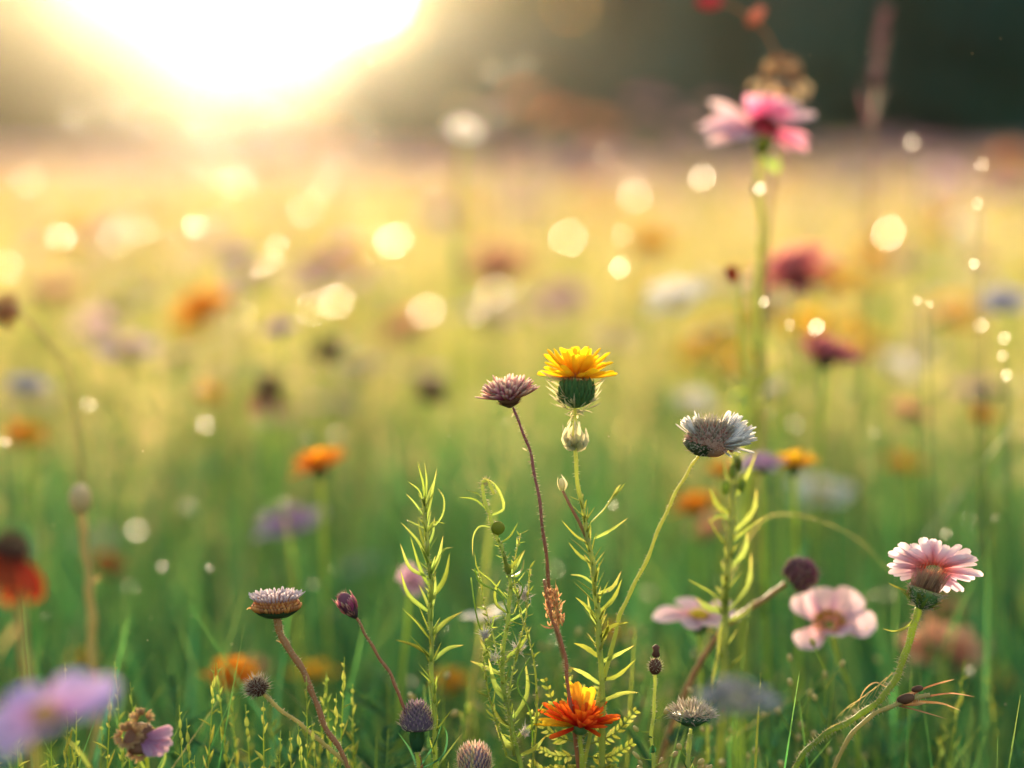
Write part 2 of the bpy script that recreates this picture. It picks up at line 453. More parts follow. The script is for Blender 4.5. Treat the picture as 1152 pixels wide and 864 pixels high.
def join(parts):
    o = 0; Vs, Fs, As, Rs = [], [], [], []
    for V, F, a, r in parts:
        Vs.append(V); Fs.append(F + o); As.append(a); Rs.append(r); o += len(V)
    return np.concatenate(Vs), np.concatenate(Fs), np.concatenate(As), np.concatenate(Rs)

def stuff(o): o['kind'] = 'stuff'; return o

HALF = math.radians(26)
pp = []; pm = []
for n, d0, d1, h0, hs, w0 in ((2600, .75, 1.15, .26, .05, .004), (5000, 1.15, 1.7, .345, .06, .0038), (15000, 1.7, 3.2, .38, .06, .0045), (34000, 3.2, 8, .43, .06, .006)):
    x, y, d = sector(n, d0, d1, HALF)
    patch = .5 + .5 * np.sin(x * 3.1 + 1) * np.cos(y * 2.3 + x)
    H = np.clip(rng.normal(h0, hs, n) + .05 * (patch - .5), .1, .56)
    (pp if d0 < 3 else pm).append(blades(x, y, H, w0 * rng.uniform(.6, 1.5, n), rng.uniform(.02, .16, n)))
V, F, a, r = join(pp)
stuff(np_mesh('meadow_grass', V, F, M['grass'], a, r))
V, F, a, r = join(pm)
stuff(np_mesh('glow_tinted_meadow_grass', V, F, M['mid_grass'], a, r))
pp = []
for n, d0, d1, h0, w0 in ((60000, 8, 25, .46, .012), (60000, 25, 90, .50, .035), (30000, 90, 260, .55, .11)):
    x, y, d = sector(n, d0, d1, HALF)
    pp.append(blades(x, y, np.clip(rng.normal(h0 - .02, .07, n), .15, .66), w0 * rng.uniform(.6, 1.5, n), rng.uniform(.03, .2, n), n=3))
V, F, a, r = join(pp[:1])
stuff(np_mesh('far_meadow_grass', V, F, M['far_grass'], a, r))
V, F, a, r = join(pp[1:])
stuff(np_mesh('distant_meadow_grass', V, F, M['distant_grass'], a, r))

def panicles(n, d0, d1, h0, hs, half=HALF, sc=1.0):
    """dry grass stalks carrying a feathery seed head"""
    x, y, d = sector(n, d0, d1, half)
    H = np.clip(rng.normal(h0, hs, n), .25, .64)
    parts = [blades(x, y, H, np.full(n, .0014 * sc), np.full(n, .012), n=3, tip=.6)]
    k = 12
    xx = np.repeat(x, k) + rng.normal(0, .006 * sc, n * k); yy = np.repeat(y, k) + rng.normal(0, .006 * sc, n * k)
    zz = np.repeat(H, k) * .98 - rng.random(n * k) * .075
    Vb, Fb, ab, rb = blades(xx, yy, rng.uniform(.010, .02, n * k) * sc, np.full(n * k, .0028 * sc), rng.uniform(0, .012, n * k), n=2)
    Vb[:, 2] += np.repeat(zz, 6); ab = .6 + .4 * ab
    parts.append((Vb, Fb, ab, rb))
    return parts
sx, sy, sd_ = sector(1900, 1.15, 3.4, HALF)
straw = [blades(sx, sy, np.clip(rng.normal(.33, .08, 1900), .1, .5), rng.uniform(.0012, .003, 1900), rng.uniform(.05, .3, 1900), n=5)]
V, F, a, r = join(straw + panicles(1500, 2.2, 4, .45, .05) + panicles(8000, 4, 12, .49, .05, sc=1.4) + panicles(5000, 12, 40, .5, .05, sc=3))
stuff(np_mesh('dry_grass_heads', V, F, M['dry_grass'], a, r))

# distant flowers nobody could count
def far_flowers(name, mat, n, d0, d1, size, h0):
    x, y, d = sector(n, d0, d1, HALF)
    keep = rng.random(n) < (.35 + .65 * (np.sin(x * .8 + hash(name) % 7) * np.cos(y * .35) > -.1))
    x, y, d = x[keep], y[keep], d[keep]; n = len(x)
    H = rng.normal(h0, .05, n)
    sz = size * rng.uniform(.6, 1.3, n) * (1 + d / 40)
    k = 7
    parts = []
    ph = np.tile(np.arange(k) / k * 2 * np.pi, n) + np.repeat(rng.random(n) * 6.28, k)
    el = rng.uniform(-.1, .8, n * k)
    s = np.repeat(sz, k)
    c = np.stack([np.repeat(x, k), np.repeat(y, k), np.repeat(H, k)], -1)
    dr = np.stack([np.cos(ph) * np.cos(el), np.sin(ph) * np.cos(el), np.sin(el)], -1)
    sd = np.stack([-np.sin(ph), np.cos(ph), np.zeros(n * k)], -1)
    p0 = c + sd * (s * .1)[:, None]; p1 = c - sd * (s * .1)[:, None]
    q0 = c + dr * (s * .5)[:, None] + sd * (s * .22)[:, None]; q1 = c + dr * (s * .5)[:, None] - sd * (s * .22)[:, None]
    V = np.stack([p0, p1, q1, q0], 1).reshape(-1, 3)
    F = np.arange(n * k * 4).reshape(-1, 4)
    al = np.tile([0, 0, 1, 1], n * k).astype(float); rn = np.repeat(rng.random(n * k), 4)
    parts = [(V, F, al, rn)]
    parts.append(blades(x, y, H, .002 * (1 + d / 12), np.full(n, .004), n=2, tip=.7))
    V, F, a_, r_ = join(parts)
    stuff(np_mesh(name, V, F, mat, a_, r_))
far_flowers('distant_mauve_flowers', M['mauve_petal'], 7000, 8, 60, .05, .60)
far_flowers('distant_pink_flowers', M['pale_pink_petal'], 5000, 8, 60, .05, .60)
far_flowers('distant_golden_flowers', M['gold_petal'], 2200, 6, 40, .04, .54)
far_flowers('distant_cream_flowers', M['cream_petal'], 4500, 8, 60, .045, .59)
far_flowers('distant_lilac_flowers', M['lilac_petal'], 2200, 8, 60, .05, .59)

# ------------------------------------------------------------------ trees
def tree_proto(name, mat, bark, H, R, n, seed, leaf):
    r0 = random.Random(seed); g = np.random.default_rng(seed)
    root = thing(name, 'tree', 'tree')
    tb = MB()
    tr = [Vector((r0.uniform(-.15, .15) * i, r0.uniform(-.15, .15) * i, H * .75 * i / 5)) for i in range(6)]
    tb.tube(cat_rom(tr, 3), [.035 * H * (1 - i / 17) + .02 for i in range(16)], 8)
    cents = []
    for i in range(11):
        a = r0.uniform(0, 6.28); h = H * (.10 + .8 * (i + r0.random()) / 11)
        rr = R * math.sqrt(max(.1, 1 - ((h / H - .45) / .62) ** 2)) * r0.uniform(.35, .85)
        e = Vector((math.cos(a) * rr, math.sin(a) * rr, h))
        s = Vector((0, 0, max(.15 * H, h * .7)))
        tb.tube(cat_rom([s, s.lerp(e, .5) + Vector((0, 0, .05 * H)), e], 3), [.012 * H * (1 - j / 8) + .01 for j in range(7)], 5)
        cents.append((e, R * r0.uniform(.28, .5)))
    cents.append((Vector((0, 0, H * .92)), R * .35))
    tb.build('trunk', bark, root)
    per = n // len(cents)
    Cs = np.concatenate([np.array(e)[None] + (lambda q: q / np.linalg.norm(q, axis=1, keepdims=True) * g.random((per, 1)) ** .45)(g.normal(size=(per, 3))) * np.array([rr, rr, rr * .8]) for e, rr in cents])
    m = len(Cs)
    Cs[:, 2] = np.maximum(Cs[:, 2], .05 * H)
    u = g.normal(size=(m, 3)); u /= np.linalg.norm(u, axis=1, keepdims=True)
    w = np.cross(u, g.normal(size=(m, 3))); w /= np.linalg.norm(w, axis=1, keepdims=True)
    s = leaf * g.uniform(.5, 1.3, (m, 1))
    V = np.stack([Cs - u * s, Cs - w * s * .45, Cs + u * s, Cs + w * s * .45], 1).reshape(-1, 3)
    F = np.arange(m * 4).reshape(-1, 4)
    o = np_mesh('crown', V, F, mat, np.tile([0, .5, 1, .5], m), np.repeat(g.random(m), 4))
    o.parent = root
    return root

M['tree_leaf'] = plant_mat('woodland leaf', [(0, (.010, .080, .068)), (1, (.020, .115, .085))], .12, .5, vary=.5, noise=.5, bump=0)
M['tree_leaf_backlit'] = plant_mat('glow tinted woodland leaf', [(0, (.045, .10, .012)), (1, (.08, .14, .015))], .42, .5, vary=.5, noise=.5, bump=0)  # glow near the sky gap painted in as olive leaf colour
M['tree_leaf_glow'] = plant_mat('golden glow leaf', [(0, (.14, .11, .02)), (1, (.26, .18, .03))], .5, .5, vary=.5, noise=.5, bump=0)  # golden backlight of the left trees put into the leaf colour
M['bark'] = plant_mat('bark', [(0, (.10, .07, .045)), (1, (.07, .055, .04))], 0.0, .9, noise=4, spec=.1)
def tree_row():
    pr = [tree_proto('broadleaf_tree', M['tree_leaf'], M['bark'], 10, 3.6, 7000, 3, .34),
          tree_proto('broadleaf_tree', M['tree_leaf'], M['bark'], 11.5, 3.9, 8000, 5, .36)]
    pol = tree_proto('broadleaf_tree', M['tree_leaf_backlit'], M['bark'], 10, 3.6, 7000, 4, .34)
    po = [tree_proto('field_tree', M['tree_leaf_glow'], M['bark'], 5.5, 2.8, 3500, 8, .28),
          tree_proto('field_shrub', M['tree_leaf_glow'], M['bark'], 3.4, 2.4, 2500, 9, .22)]
    po2 = tree_proto('woodland_shrub', M['tree_leaf'], M['bark'], 3.2, 2.6, 3000, 12, .24)
    used = set()
    def place(p, x, y, s, label, group):
        o = p if p not in used else copy_tree(p)
        used.add(p)
        o.location = (x, y, -.05); o.rotation_euler = (0, 0, rnd(0, 6.28)); o.scale = (s, s, s * rnd(.95, 1.1))
        o['label'] = label; o['group'] = group; o['category'] = 'tree' if 'tree' in o.name else 'shrub'
    # (pixel column of the stem, distance, scale)
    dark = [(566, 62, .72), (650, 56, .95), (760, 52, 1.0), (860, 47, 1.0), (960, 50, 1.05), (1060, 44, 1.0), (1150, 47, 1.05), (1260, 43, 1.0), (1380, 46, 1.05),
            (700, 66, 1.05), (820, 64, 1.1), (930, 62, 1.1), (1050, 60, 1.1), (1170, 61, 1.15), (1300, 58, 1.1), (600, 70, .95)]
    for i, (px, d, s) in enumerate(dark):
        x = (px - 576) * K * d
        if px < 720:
            place(pol, x, d, s, 'lighter olive tree where the wood meets the bright sky', 'glow tinted trees at the edge of the wood'); continue
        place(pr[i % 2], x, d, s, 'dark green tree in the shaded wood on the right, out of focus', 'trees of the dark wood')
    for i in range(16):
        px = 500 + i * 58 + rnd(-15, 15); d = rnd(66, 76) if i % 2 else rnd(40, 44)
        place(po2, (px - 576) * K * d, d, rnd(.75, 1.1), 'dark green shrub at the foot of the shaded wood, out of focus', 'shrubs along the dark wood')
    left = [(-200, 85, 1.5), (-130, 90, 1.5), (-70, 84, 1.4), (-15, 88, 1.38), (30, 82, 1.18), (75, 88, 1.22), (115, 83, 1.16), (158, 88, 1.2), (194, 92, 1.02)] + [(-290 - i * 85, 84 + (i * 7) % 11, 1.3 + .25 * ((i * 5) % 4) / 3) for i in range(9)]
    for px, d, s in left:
        place(po[0], (px - 576) * K * d, d, s, 'hazy tree tinted with golden glow against the bright sky on the left', 'sunlit trees on the left')
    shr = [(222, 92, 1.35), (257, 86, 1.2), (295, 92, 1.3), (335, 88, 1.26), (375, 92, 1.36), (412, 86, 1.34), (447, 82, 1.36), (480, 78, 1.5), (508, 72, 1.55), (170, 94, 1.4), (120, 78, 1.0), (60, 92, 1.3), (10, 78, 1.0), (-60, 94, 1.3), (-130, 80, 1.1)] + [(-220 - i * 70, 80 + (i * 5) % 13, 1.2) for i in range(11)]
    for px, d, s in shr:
        place(po[1], (px - 576) * K * d, d, s, 'hazy shrub tinted with golden glow below the gap of white sky', 'shrubs below the bright sky')
tree_row()

# ------------------------------------------------------------------ out-of-focus flowers
def flower_proto(name, cat, petal, kind, R, disc='yellow_disc', H0=.5):
    root = thing(name, '', cat)
    st = MB()
    b = [Vector((0, 0, 0)), Vector((rnd(-.012, .012), rnd(-.01, .01), H0 * .35)), Vector((rnd(-.01, .01), rnd(-.01, .01), H0 * .7)), Vector((0, 0, H0))]
    sp = cat_rom(b, 5); st.tube(sp[::-1], [.0013 + .0006 * i / 15 for i in range(16)], 6)
    st.build('stem', M['stem_green'], root)
    lf = MB()
    for i in range(7):
        z = rnd(.25, .85) * H0; a = rnd(0, 6.28)
        lf.ribbon(arc(Vector((0, 0, z)), Vector((math.cos(a), math.sin(a), 0)), Vector((0, 0, 1)), rnd(.03, .06), rnd(.5, 1.1), rnd(-.9, .1)), rnd(.004, .009), Vector((0, 0, 1)), 'lance')
    lf.build('foliage', M['leaf_mid'], root)
    Z = Vector((0, 0, 1)); O = Vector((0, 0, 0))
    heads = []
    cb = MB()
    if kind == 'double':
        petals(cb, O, Z, 16, R, R * .34, .15, .1, R * .12, 'strap'); petals(cb, O + Z * R * .06, Z, 13, R * .8, R * .3, .5, .1, R * .1, 'strap'); petals(cb, O + Z * R * .12, Z, 9, R * .5, R * .25, .95, .0, R * .08, 'strap')
    elif kind == 'open':
        petals(cb, O, Z, 8, R, R * .62, .22, -.25, R * .1, 'round', fold=.1)
    elif kind == 'daisy':
        petals(cb, O, Z, 20, R, R * .22, .12, -.1, R * .25, 'strap')
    elif kind == 'pom':
        petals(cb, O, Z, 16, R, R * .3, .05, .2, R * .2, 'round'); bristle_dome(cb, O, Z, R * .55, R * .4, 90, R * .3, R * .035)
    elif kind == 'bud':
        bristle_dome(cb, O - Z * R * .2, Z, R * .8, R * .8, 110, R * .35, R * .05, lo=-.6)
        cb.blob(O, Z, R * .85, R * 1.5)
    elif kind == 'droop':
        petals(cb, O, Z, 11, R * 1.1, R * .45, -.6, -.7, R * .25, 'round')
    heads.append(cb.build('corolla', M[petal], root))
    db = MB()
    if kind in ('open', 'daisy'): db.lathe(O, Z, [(R * .05, -.0), (R * .26, .02 * R), (R * .24, R * .12), (R * .1, R * .2)], 12, .06)
    elif kind == 'droop': bristle_dome(db, O, Z, R * .36, R * .5, 120, R * .14, R * .03); db.blob(O + Z * R * .12, Z, R * .36, R * .7)
    if db.v: heads.append(db.build('flower_disc', M[disc], root))
    ib = MB(); ib.lathe(O, Z, [(R * .08, -R * .42), (R * .25, -R * .3), (R * .3, -R * .1), (R * .25, 0)], 12, .05)
    heads.append(ib.build('involucre', M['green_involucre'], root))
    for h in heads: h.location = (0, 0, H0)
    root['H0'] = H0; root['R0'] = R
    return root

PROTO = {}; USED = set()
def get_proto(key):
    if key not in PROTO: PROTO[key] = flower_proto(*BG[key])
    return PROTO[key]
BG = {
    'violet': ('cosmos_flower', 'flower', 'violet_petal', 'open', .022),
    'darkred': ('cosmos_flower', 'flower', 'dark_red_petal', 'double', .022),
    'browndroop': ('coneflower', 'flower', 'brown_petal', 'droop', .020, 'brown_head'),
    'dustyred': ('cosmos_flower', 'flower', 'dusty_red_petal', 'double', .022),
    'gold': ('marigold_flower', 'flower', 'gold_petal', 'double', .020),
    'amber': ('marigold_flower', 'flower', 'amber_petal', 'double', .020),
    'rust': ('marigold_flower', 'flower', 'rust_petal', 'double', .020),
    'white': ('daisy_flower', 'flower', 'white_petal', 'open', .020),
    'cream': ('daisy_flower', 'flower', 'cream_petal', 'daisy', .020),
    'palepink': ('cosmos_flower', 'flower', 'pale_pink_petal', 'open', .022),
    'hotpink': ('cosmos_flower', 'flower', 'hot_pink_petal', 'open', .022),
    'red': ('cosmos_flower', 'flower', 'red_petal', 'droop', .018, 'brown_head'),
    'lilac': ('scabious_flower', 'flower', 'lilac_petal', 'pom', .019),
    'mauve': ('scabious_flower', 'flower', 'mauve_petal', 'pom', .019),
    'blue': ('cornflower', 'flower', 'blue_petal', 'pom', .018),
    'greyblue': ('cornflower', 'flower', 'grey_blue_petal', 'pom', .018),
    'salmon': ('marigold_flower', 'flower', 'salmon_petal', 'double', .020),
    'brown': ('seed_head', 'seed head', 'brown_head', 'bud', .013),
    'cone': ('coneflower', 'flower', 'rust_petal', 'droop', .020, 'brown_head'),
    'purplebud': ('knapweed_bud', 'flower bud', 'purple_bud', 'bud', .012),
}
def place_flower(key, pos, width, tilt, label, group=None, rz=None):
    p = get_proto(key)
    o = p if key not in USED else copy_tree(p)
    USED.add(key)
    o.location = (pos.x, pos.y, 0)
    o.rotation_euler = (0, 0, 0)
    H = pos.z; H0 = o['H0']; s = width / (2 * o['R0'])
    rz = rnd(0, 6.28) if rz is None else rz
    for c in o.children:
        nm = c.name.split('.')[0]
        if nm in ('stem', 'foliage'):
            c.scale = (1, 1, H / H0)
        else:
            c.location = (0, 0, H); c.scale = (s, s, s)
            q = Vector(tilt).normalized().to_track_quat('Z', 'Y') @ Quaternion((0, 0, 1), rz)
            c.rotation_euler = q.to_euler()
    o['label'] = label
    if group: o['group'] = group
    elif 'group' in o.keys(): del o['group']
    return o

def bgf(key, px, py, wpx, d, label, tilt=None, group=None):
    if tilt is None: tilt = (rnd(-.3, .3), rnd(-.45, .1), 1)
    return place_flower(key, P(px, py, d), wpx * K * d, tilt, label, group)

SPEC = [
    ('amber', 360, 526, 66, 1.72, 'golden orange flower blurred left of centre above green grass'),
    ('lilac', 326, 592, 72, 1.95, 'pale lilac flower blurred below the golden orange one'),
    ('amber', 262, 764, 62, 1.62, 'orange red flower blurred at lower left beside the brown seed head stalk'),
    ('salmon', 286, 756, 42, 1.85, 'peach coloured flower touching the orange red one at lower left'),
    ('gold', 352, 762, 60, 1.85, 'yellow flower blurred behind the curved reddish stalk at lower left'),
    ('palepink', 786, 694, 92, 1.47, 'pale pink flower seen from the side left of the purple bud', (.05, -.15, 1)),
    ('lilac', 856, 524, 50, 1.58, 'lilac flower just behind the white scruffy flower head'),
    ('gold', 893, 524, 56, 1.60, 'bright orange yellow flower right of the lilac one'),
    ('amber', 783, 572, 56, 1.85, 'orange yellow flower blurred behind the white flower stem'),
    ('salmon', 800, 598, 50, 2.1, 'dusky peach flower below the orange yellow one'),
    ('amber', 812, 532, 34, 1.8, 'small orange flower directly beneath the white scruffy head'),
    ('dustyred', 896, 310, 92, 1.95, 'pinkish red flower right of the tall pink flower stalk', (-.3, -.5, 1)),
    ('darkred', 930, 402, 70, 1.8, 'dark red rounded flower below the pinkish red one', (.2, -.3, 1)),
    ('lilac', 315, 372, 44, 2.0, 'small lilac flower with a dark base in the golden meadow'),
    ('lilac', 266, 290, 46, 2.3, 'lilac flower high in the golden haze at upper left'),
    ('mauve', 357, 302, 54, 2.7, 'soft pink mauve flower in the golden haze beside bright light spots'),
    ('browndroop', 302, 438, 56, 2.05, 'dark brown drooping flower in the yellow green meadow', (.1, -.2, 1)),
    ('brown', 370, 394, 34, 2.2, 'dark brown seed head above the drooping brown flower'),
    ('brown', 486, 440, 36, 2.2, 'dark brown seed head left of the purple flower head'),
    ('salmon', 455, 372, 60, 2.9, 'dull salmon flower in the haze above the brown seed head'),
    ('palepink', 548, 352, 88, 2.7, 'large cream pink flower blurred above the purple flower head'),
    ('cream', 408, 412, 56, 2.3, 'cream flower blurred in the middle of the golden meadow'),
    ('mauve', 632, 338, 54, 3.0, 'dusky pink flower above the sharp yellow flower'),
    ('salmon', 560, 304, 80, 3.2, 'large salmon flower melting into the haze above centre'),
    ('salmon', 1022, 466, 46, 2.0, 'salmon flower blurred at right above the grass'),
    ('amber', 1106, 470, 32, 2.0, 'small orange flower near the right edge'),
    ('amber', 1016, 526, 50, 2.3, 'dull orange flower below the salmon one at right'),
    ('blue', 1128, 342, 54, 2.1, 'pale blue flower at the right edge'),
    ('blue', 1040, 400, 50, 3.0, 'faint blue flower in the meadow right of the dark red flower'),
    ('white', 521, 147, 34, 2.15, 'bright white flower standing against the dark wood', (.1, -.75, .7)),
    ('mauve', 577, 178, 52, 5.5, 'grey mauve flower beside the bright white flower'),
    ('mauve', 640, 196, 54, 5.0, 'pale mauve flower right of the bright white flower'),
    ('mauve', 731, 124, 52, 6.0, 'dim purple round flower against the dark wood'),
    ('salmon', 672, 150, 52, 6.0, 'dusky rose flower in front of the dark wood'),
    ('salmon', 592, 118, 44, 5.0, 'rusty orange flower against the edge of the dark wood'),
    ('palepink', 590, 232, 60, 5.0, 'pale pink flower in the far meadow below the mauve flowers'),
    ('gold', 386, 296, 56, 3.5, 'warm yellow flower high in the golden meadow left of centre'),
    ('gold', 208, 370, 42, 2.8, 'round orange yellow flower at left in the golden meadow'),
    ('gold', 235, 446, 34, 2.2, 'small yellow flower below the round orange yellow one'),
    ('amber', 28, 494, 50, 2.1, 'orange flower at the left edge below the blue one'),
    ('blue', 30, 434, 44, 2.0, 'pale blue lilac flower at the left edge'),
    ('salmon', 60, 332, 62, 3.2, 'rosy flower near the left edge in the golden haze'),
    ('amber', 369, 156, 38, 5.0, 'orange flower against the horizon at left'),
    ('palepink', 1060, 210, 60, 5.0, 'dusty pink flower at right before the dark wood'),
    ('salmon', 1136, 190, 56, 4.5, 'dusky salmon flower at the right edge before the dark wood'),
    ('lilac', 1132, 216, 44, 3.2, 'violet flower at the right edge near the dark wood'),
    ('palepink', 960, 205, 60, 6.0, 'dusty rose flower behind the tall pink flower'),
    ('white', 548, 694, 56, 1.55, 'white flower blurred behind the tangled green plant'),
    ('mauve', 462, 653, 34, 1.55, 'small dusty pink flower behind the pale leafy spire', (.6, -.6, .4)),
    ('gold', 505, 770, 46, 1.8, 'dim yellow flower low between the thistle bud and tangled plant'),
    ('gold', 690, 715, 48, 2.0, 'yellow flower low behind the orange red bloom'),
    ('salmon', 1060, 735, 90, 1.75, 'rusty brown flower behind the sharp pink daisy'),
    ('salmon', 1055, 690, 70, 2.1, 'russet flower directly behind the pink daisy stalk'),
    ('amber', 1120, 770, 50, 2.0, 'dull orange flower low near the right edge'),
    ('greyblue', 828, 788, 84, 1.02, 'out of focus grey blue flower close to the camera at bottom', (0, -.2, 1)),
    ('violet', 52, 808, 150, .94, 'large out of focus violet flower at the bottom left corner', (-.30, -.30, 1)),
    ('rust', 120, 640, 44, 2.1, 'rust orange flower low at left behind the pale stalk'),
    ('lilac', 110, 610, 44, 2.4, 'dim lilac flower behind the pale stalk at left'),
    ('blue', 410, 640, 46, 2.3, 'grey blue flower above the purple bud at lower left'),
    ('gold', 95, 745, 40, 1.9, 'dim ochre flower low at the foot of the pale stalk'),
]
for s in SPEC: bgf(*s)

FILL = [('gold', 60, 'golden yellow flower out of focus among the meadow grass'), ('amber', 18, 'orange flower out of focus among the meadow grass'),
        ('mauve', 44, 'mauve flower out of focus among the meadow grass'), ('palepink', 44, 'pale pink flower out of focus among the meadow grass'),
        ('cream', 52, 'cream flower out of focus among the meadow grass'), ('brown', 9, 'dark brown seed head out of focus among the meadow grass'),
        ('lilac', 18, 'lilac flower out of focus among the meadow grass'), ('salmon', 22, 'salmon flower out of focus among the meadow grass'),
        ('white', 20, 'white flower out of focus among the meadow grass'), ('blue', 7, 'blue flower out of focus among the meadow grass')]
for key, n, lab in FILL:
    cl = []
    for i in range(n):
        if not cl or random.random() < .22:
            d = 2.2 + 7 * random.random() ** 1.3; cl.append((rnd(-.25, .25) * d, d))
        x, d = random.choice(cl[-3:]); x += random.gauss(0, .09) * d * .5; d = max(2.05, d + random.gauss(0, .3))
        z = min(.62, max(.30, random.gauss(.47 + .012 * min(d, 6), .05)))
        place_flower(key, Vector((x, d, z)), rnd(.030, .062) if key != 'brown' else rnd(.018, .028), (rnd(-.5, .5), rnd(-.6, .3), 1), lab, lab.replace(' out of focus among the meadow grass', 's in the meadow').replace('heads', 'heads'))
for i in range(26):   # tall ones that stand above the horizon line
    key = random.choice(['mauve', 'mauve', 'palepink', 'salmon', 'cream', 'lilac'])
    d = rnd(3.2, 8); lab = [l for k, n, l in FILL if k == key][0]
    place_flower(key, P(rnd(150, 1150), rnd(120, 190), d), rnd(.04, .07), (rnd(-.5, .5), rnd(-.7, .2), 1), lab, lab.replace(' out of focus among the meadow grass', 's in the meadow'))
# low flowers between grass stems just behind the sharp plants
for i in range(26):
    key = random.choice(['gold', 'amber', 'cream', 'palepink', 'salmon', 'brown'])
    d = rnd(1.7, 2.6); lab = [l for k, n, l in FILL if k == key][0]
    place_flower(key, Vector((rnd(-.24, .24) * d, d, rnd(.20, .36))), rnd(.016, .03), (rnd(-.5, .5), rnd(-.6, .3), 1), lab, lab.replace(' out of focus among the meadow grass', 's in the meadow'))

# ------------------------------------------------------------------ glossy discs added to mirror the sun as round light spots
def reflector_proto():
    root = thing('sun_reflector', '', 'grass stalk')
    st = MB(); st.tube(cat_rom([Vector((0, 0, 1)), Vector((.01, 0, .5)), Vector((0, 0, 0))], 5), .00025, 5); st.build('stalk', M['grass'], root)
    hb = MB(); hb.blob(Vector((0, 0, 0)), Vector((0, 0, 1)), 1, .22, 14, 8, .03); hb.build('reflector', M['reflector'], root)
    return root
REFLECTOR = [reflector_proto(), 0]
def reflector(px, py, diam, bright=1.0):
    d = FOCUS / max(.12, 1 - diam / 75.0)
    p = P(px, py, d)
    o = REFLECTOR[0] if REFLECTOR[1] == 0 else copy_tree(REFLECTOR[0]); REFLECTOR[1] += 1
    o.location = (p.x, p.y, 0)
    view = (CAM - p).normalized(); hv = (view + sdir).normalized()  # disc turned halfway between sun and camera to throw a glint
    for c in o.children:
        if c.name.startswith('stalk'): c.scale = (1, 1, p.z)
        else:
            c.location = (0, 0, p.z); s = .5 * diam * K * d * rnd(.23, .36) * min(1.7, bright) ** .5 * (1 + max(0, px - 600) / 1600)
            c.scale = (s, s, s); c.rotation_euler = (hv + rvec(.02)).to_track_quat('Z', 'Y').to_euler()
    o['label'] = 'added glossy husk catching the low sun as a round light spot'
    o['group'] = 'added sun reflectors'
for h in [(82, 134, 30, 1), (219, 150, 42, .7), (160, 260, 40, 1.0), (68, 268, 36, 1.2), (130, 270, 44, 1.2), (268, 206, 42, 1.3), (220, 256, 30, 3.5), (345, 236, 44, 1.5), (364, 210, 36, 1.3), (443, 271, 42, 2.6),
          (302, 303, 46, 2.8), (378, 340, 42, 3.2), (352, 348, 40, 1.6), (311, 276, 26, 1.8), (697, 301, 25, 1.6), (715, 220, 42, .9), (557, 82, 33, .6), (592, 74, 31, .6),
          (919, 368, 20, 2.6), (934, 340, 21, 1.2), (888, 366, 14, 1), (1000, 262, 40, .8), (1032, 338, 12, 1), (1046, 342, 10, 1), (1104, 366, 18, .6), (1130, 380, 16, .7), (1128, 401, 14, .8), (1133, 422, 14, 1.2), (1096, 297, 13, .7),
          (855, 212, 16, 2.2), (860, 340, 13, 1.5), (790, 200, 32, .7), (486, 200, 40, .6), (90, 568, 34, .5), (154, 597, 30, .7), (285, 658, 42, .6), (212, 568, 32, .6), (182, 637, 16, .8), (235, 640, 12, .5), (6, 497, 14, 2), (230, 478, 26, 1),
          (8, 300, 40, 1.0), (120, 120, 44, .7), (150, 130, 46, .7), (255, 836, 18, 1), (232, 816, 16, .4), (120, 720, 22, .4), (215, 798, 18, .5), (72, 715, 30, .4), (1027, 160, 22, .5), (1105, 185, 18, .6), (1100, 230, 14, .6), (640, 268, 44, .9), (555, 330, 46, 1.0), (700, 265, 30, .5), (480, 350, 44, .9), (380, 488, 30, .5), (100, 455, 20, .6), (390, 90, 44, .8), (300, 130, 44, .8), (30, 200, 46, .7)]:
    reflector(*h)
for i in range(44):
    reflector(rnd(0, 720), rnd(100, 430), rnd(30, 46), rnd(.06, .45))
for i in range(46):
    reflector(rnd(0, 1152), rnd(470, 850), rnd(12, 34), rnd(.15, .7))


# ------------------------------------------------------------------ sharp plants in the focal plane
PX = K * FOCUS            # metres per photo pixel at the focal plane

class Plant:
    """one rooted plant: an Empty on the ground with its parts"""
    def __init__(self, name, label, cat, stem, r_px=(2.0, 2.6), D=FOCUS, mat='stem_green', hairs=0, hair_px=4, group=None, sides=8, ground=True):
        self.path = path_px(stem, D, ground); wa = [rnd(0, 6.28) for i in range(4)]
        for i in range(2, len(self.path)): self.path[i] = self.path[i] + RT * (K * D * .8 * min(1, i / 8) * (math.sin(i * .9 + wa[0]) + math.sin(i * .37 + wa[1])))
        g = self.path[-1]
        self.root = thing(name, label, cat, (g.x, g.y, 0), group)
        self.off = self.root.location.copy(); self.D = D
        n = len(self.path); k = K * D
        self.rad = [k * (r_px[0] + (r_px[1] - r_px[0]) * min(1, i / (n * .6))) for i in range(n)]
        self.rad = [r_ * (1 + .10 * math.sin(i * 1.3 + wa[2]) + rnd(-.05, .05)) for i, r_ in enumerate(self.rad)]
        mb = MB(); mb.tube(self.path, self.rad, sides)
        self.stem = mb.build('stem', M[mat], self.root, self.off)
        if hairs:
            h = MB(); tube_hairs(h, self.path, self.rad, int(hairs * 1.5), hair_px * k * 1.2, k * .42, 0, .7)
            h.build('stem_hair', M['hair'], self.stem, self.off)
    def part(self, mb, name, mat, parent=None):
        return mb.build(name, M[mat], parent or self.root, self.off)

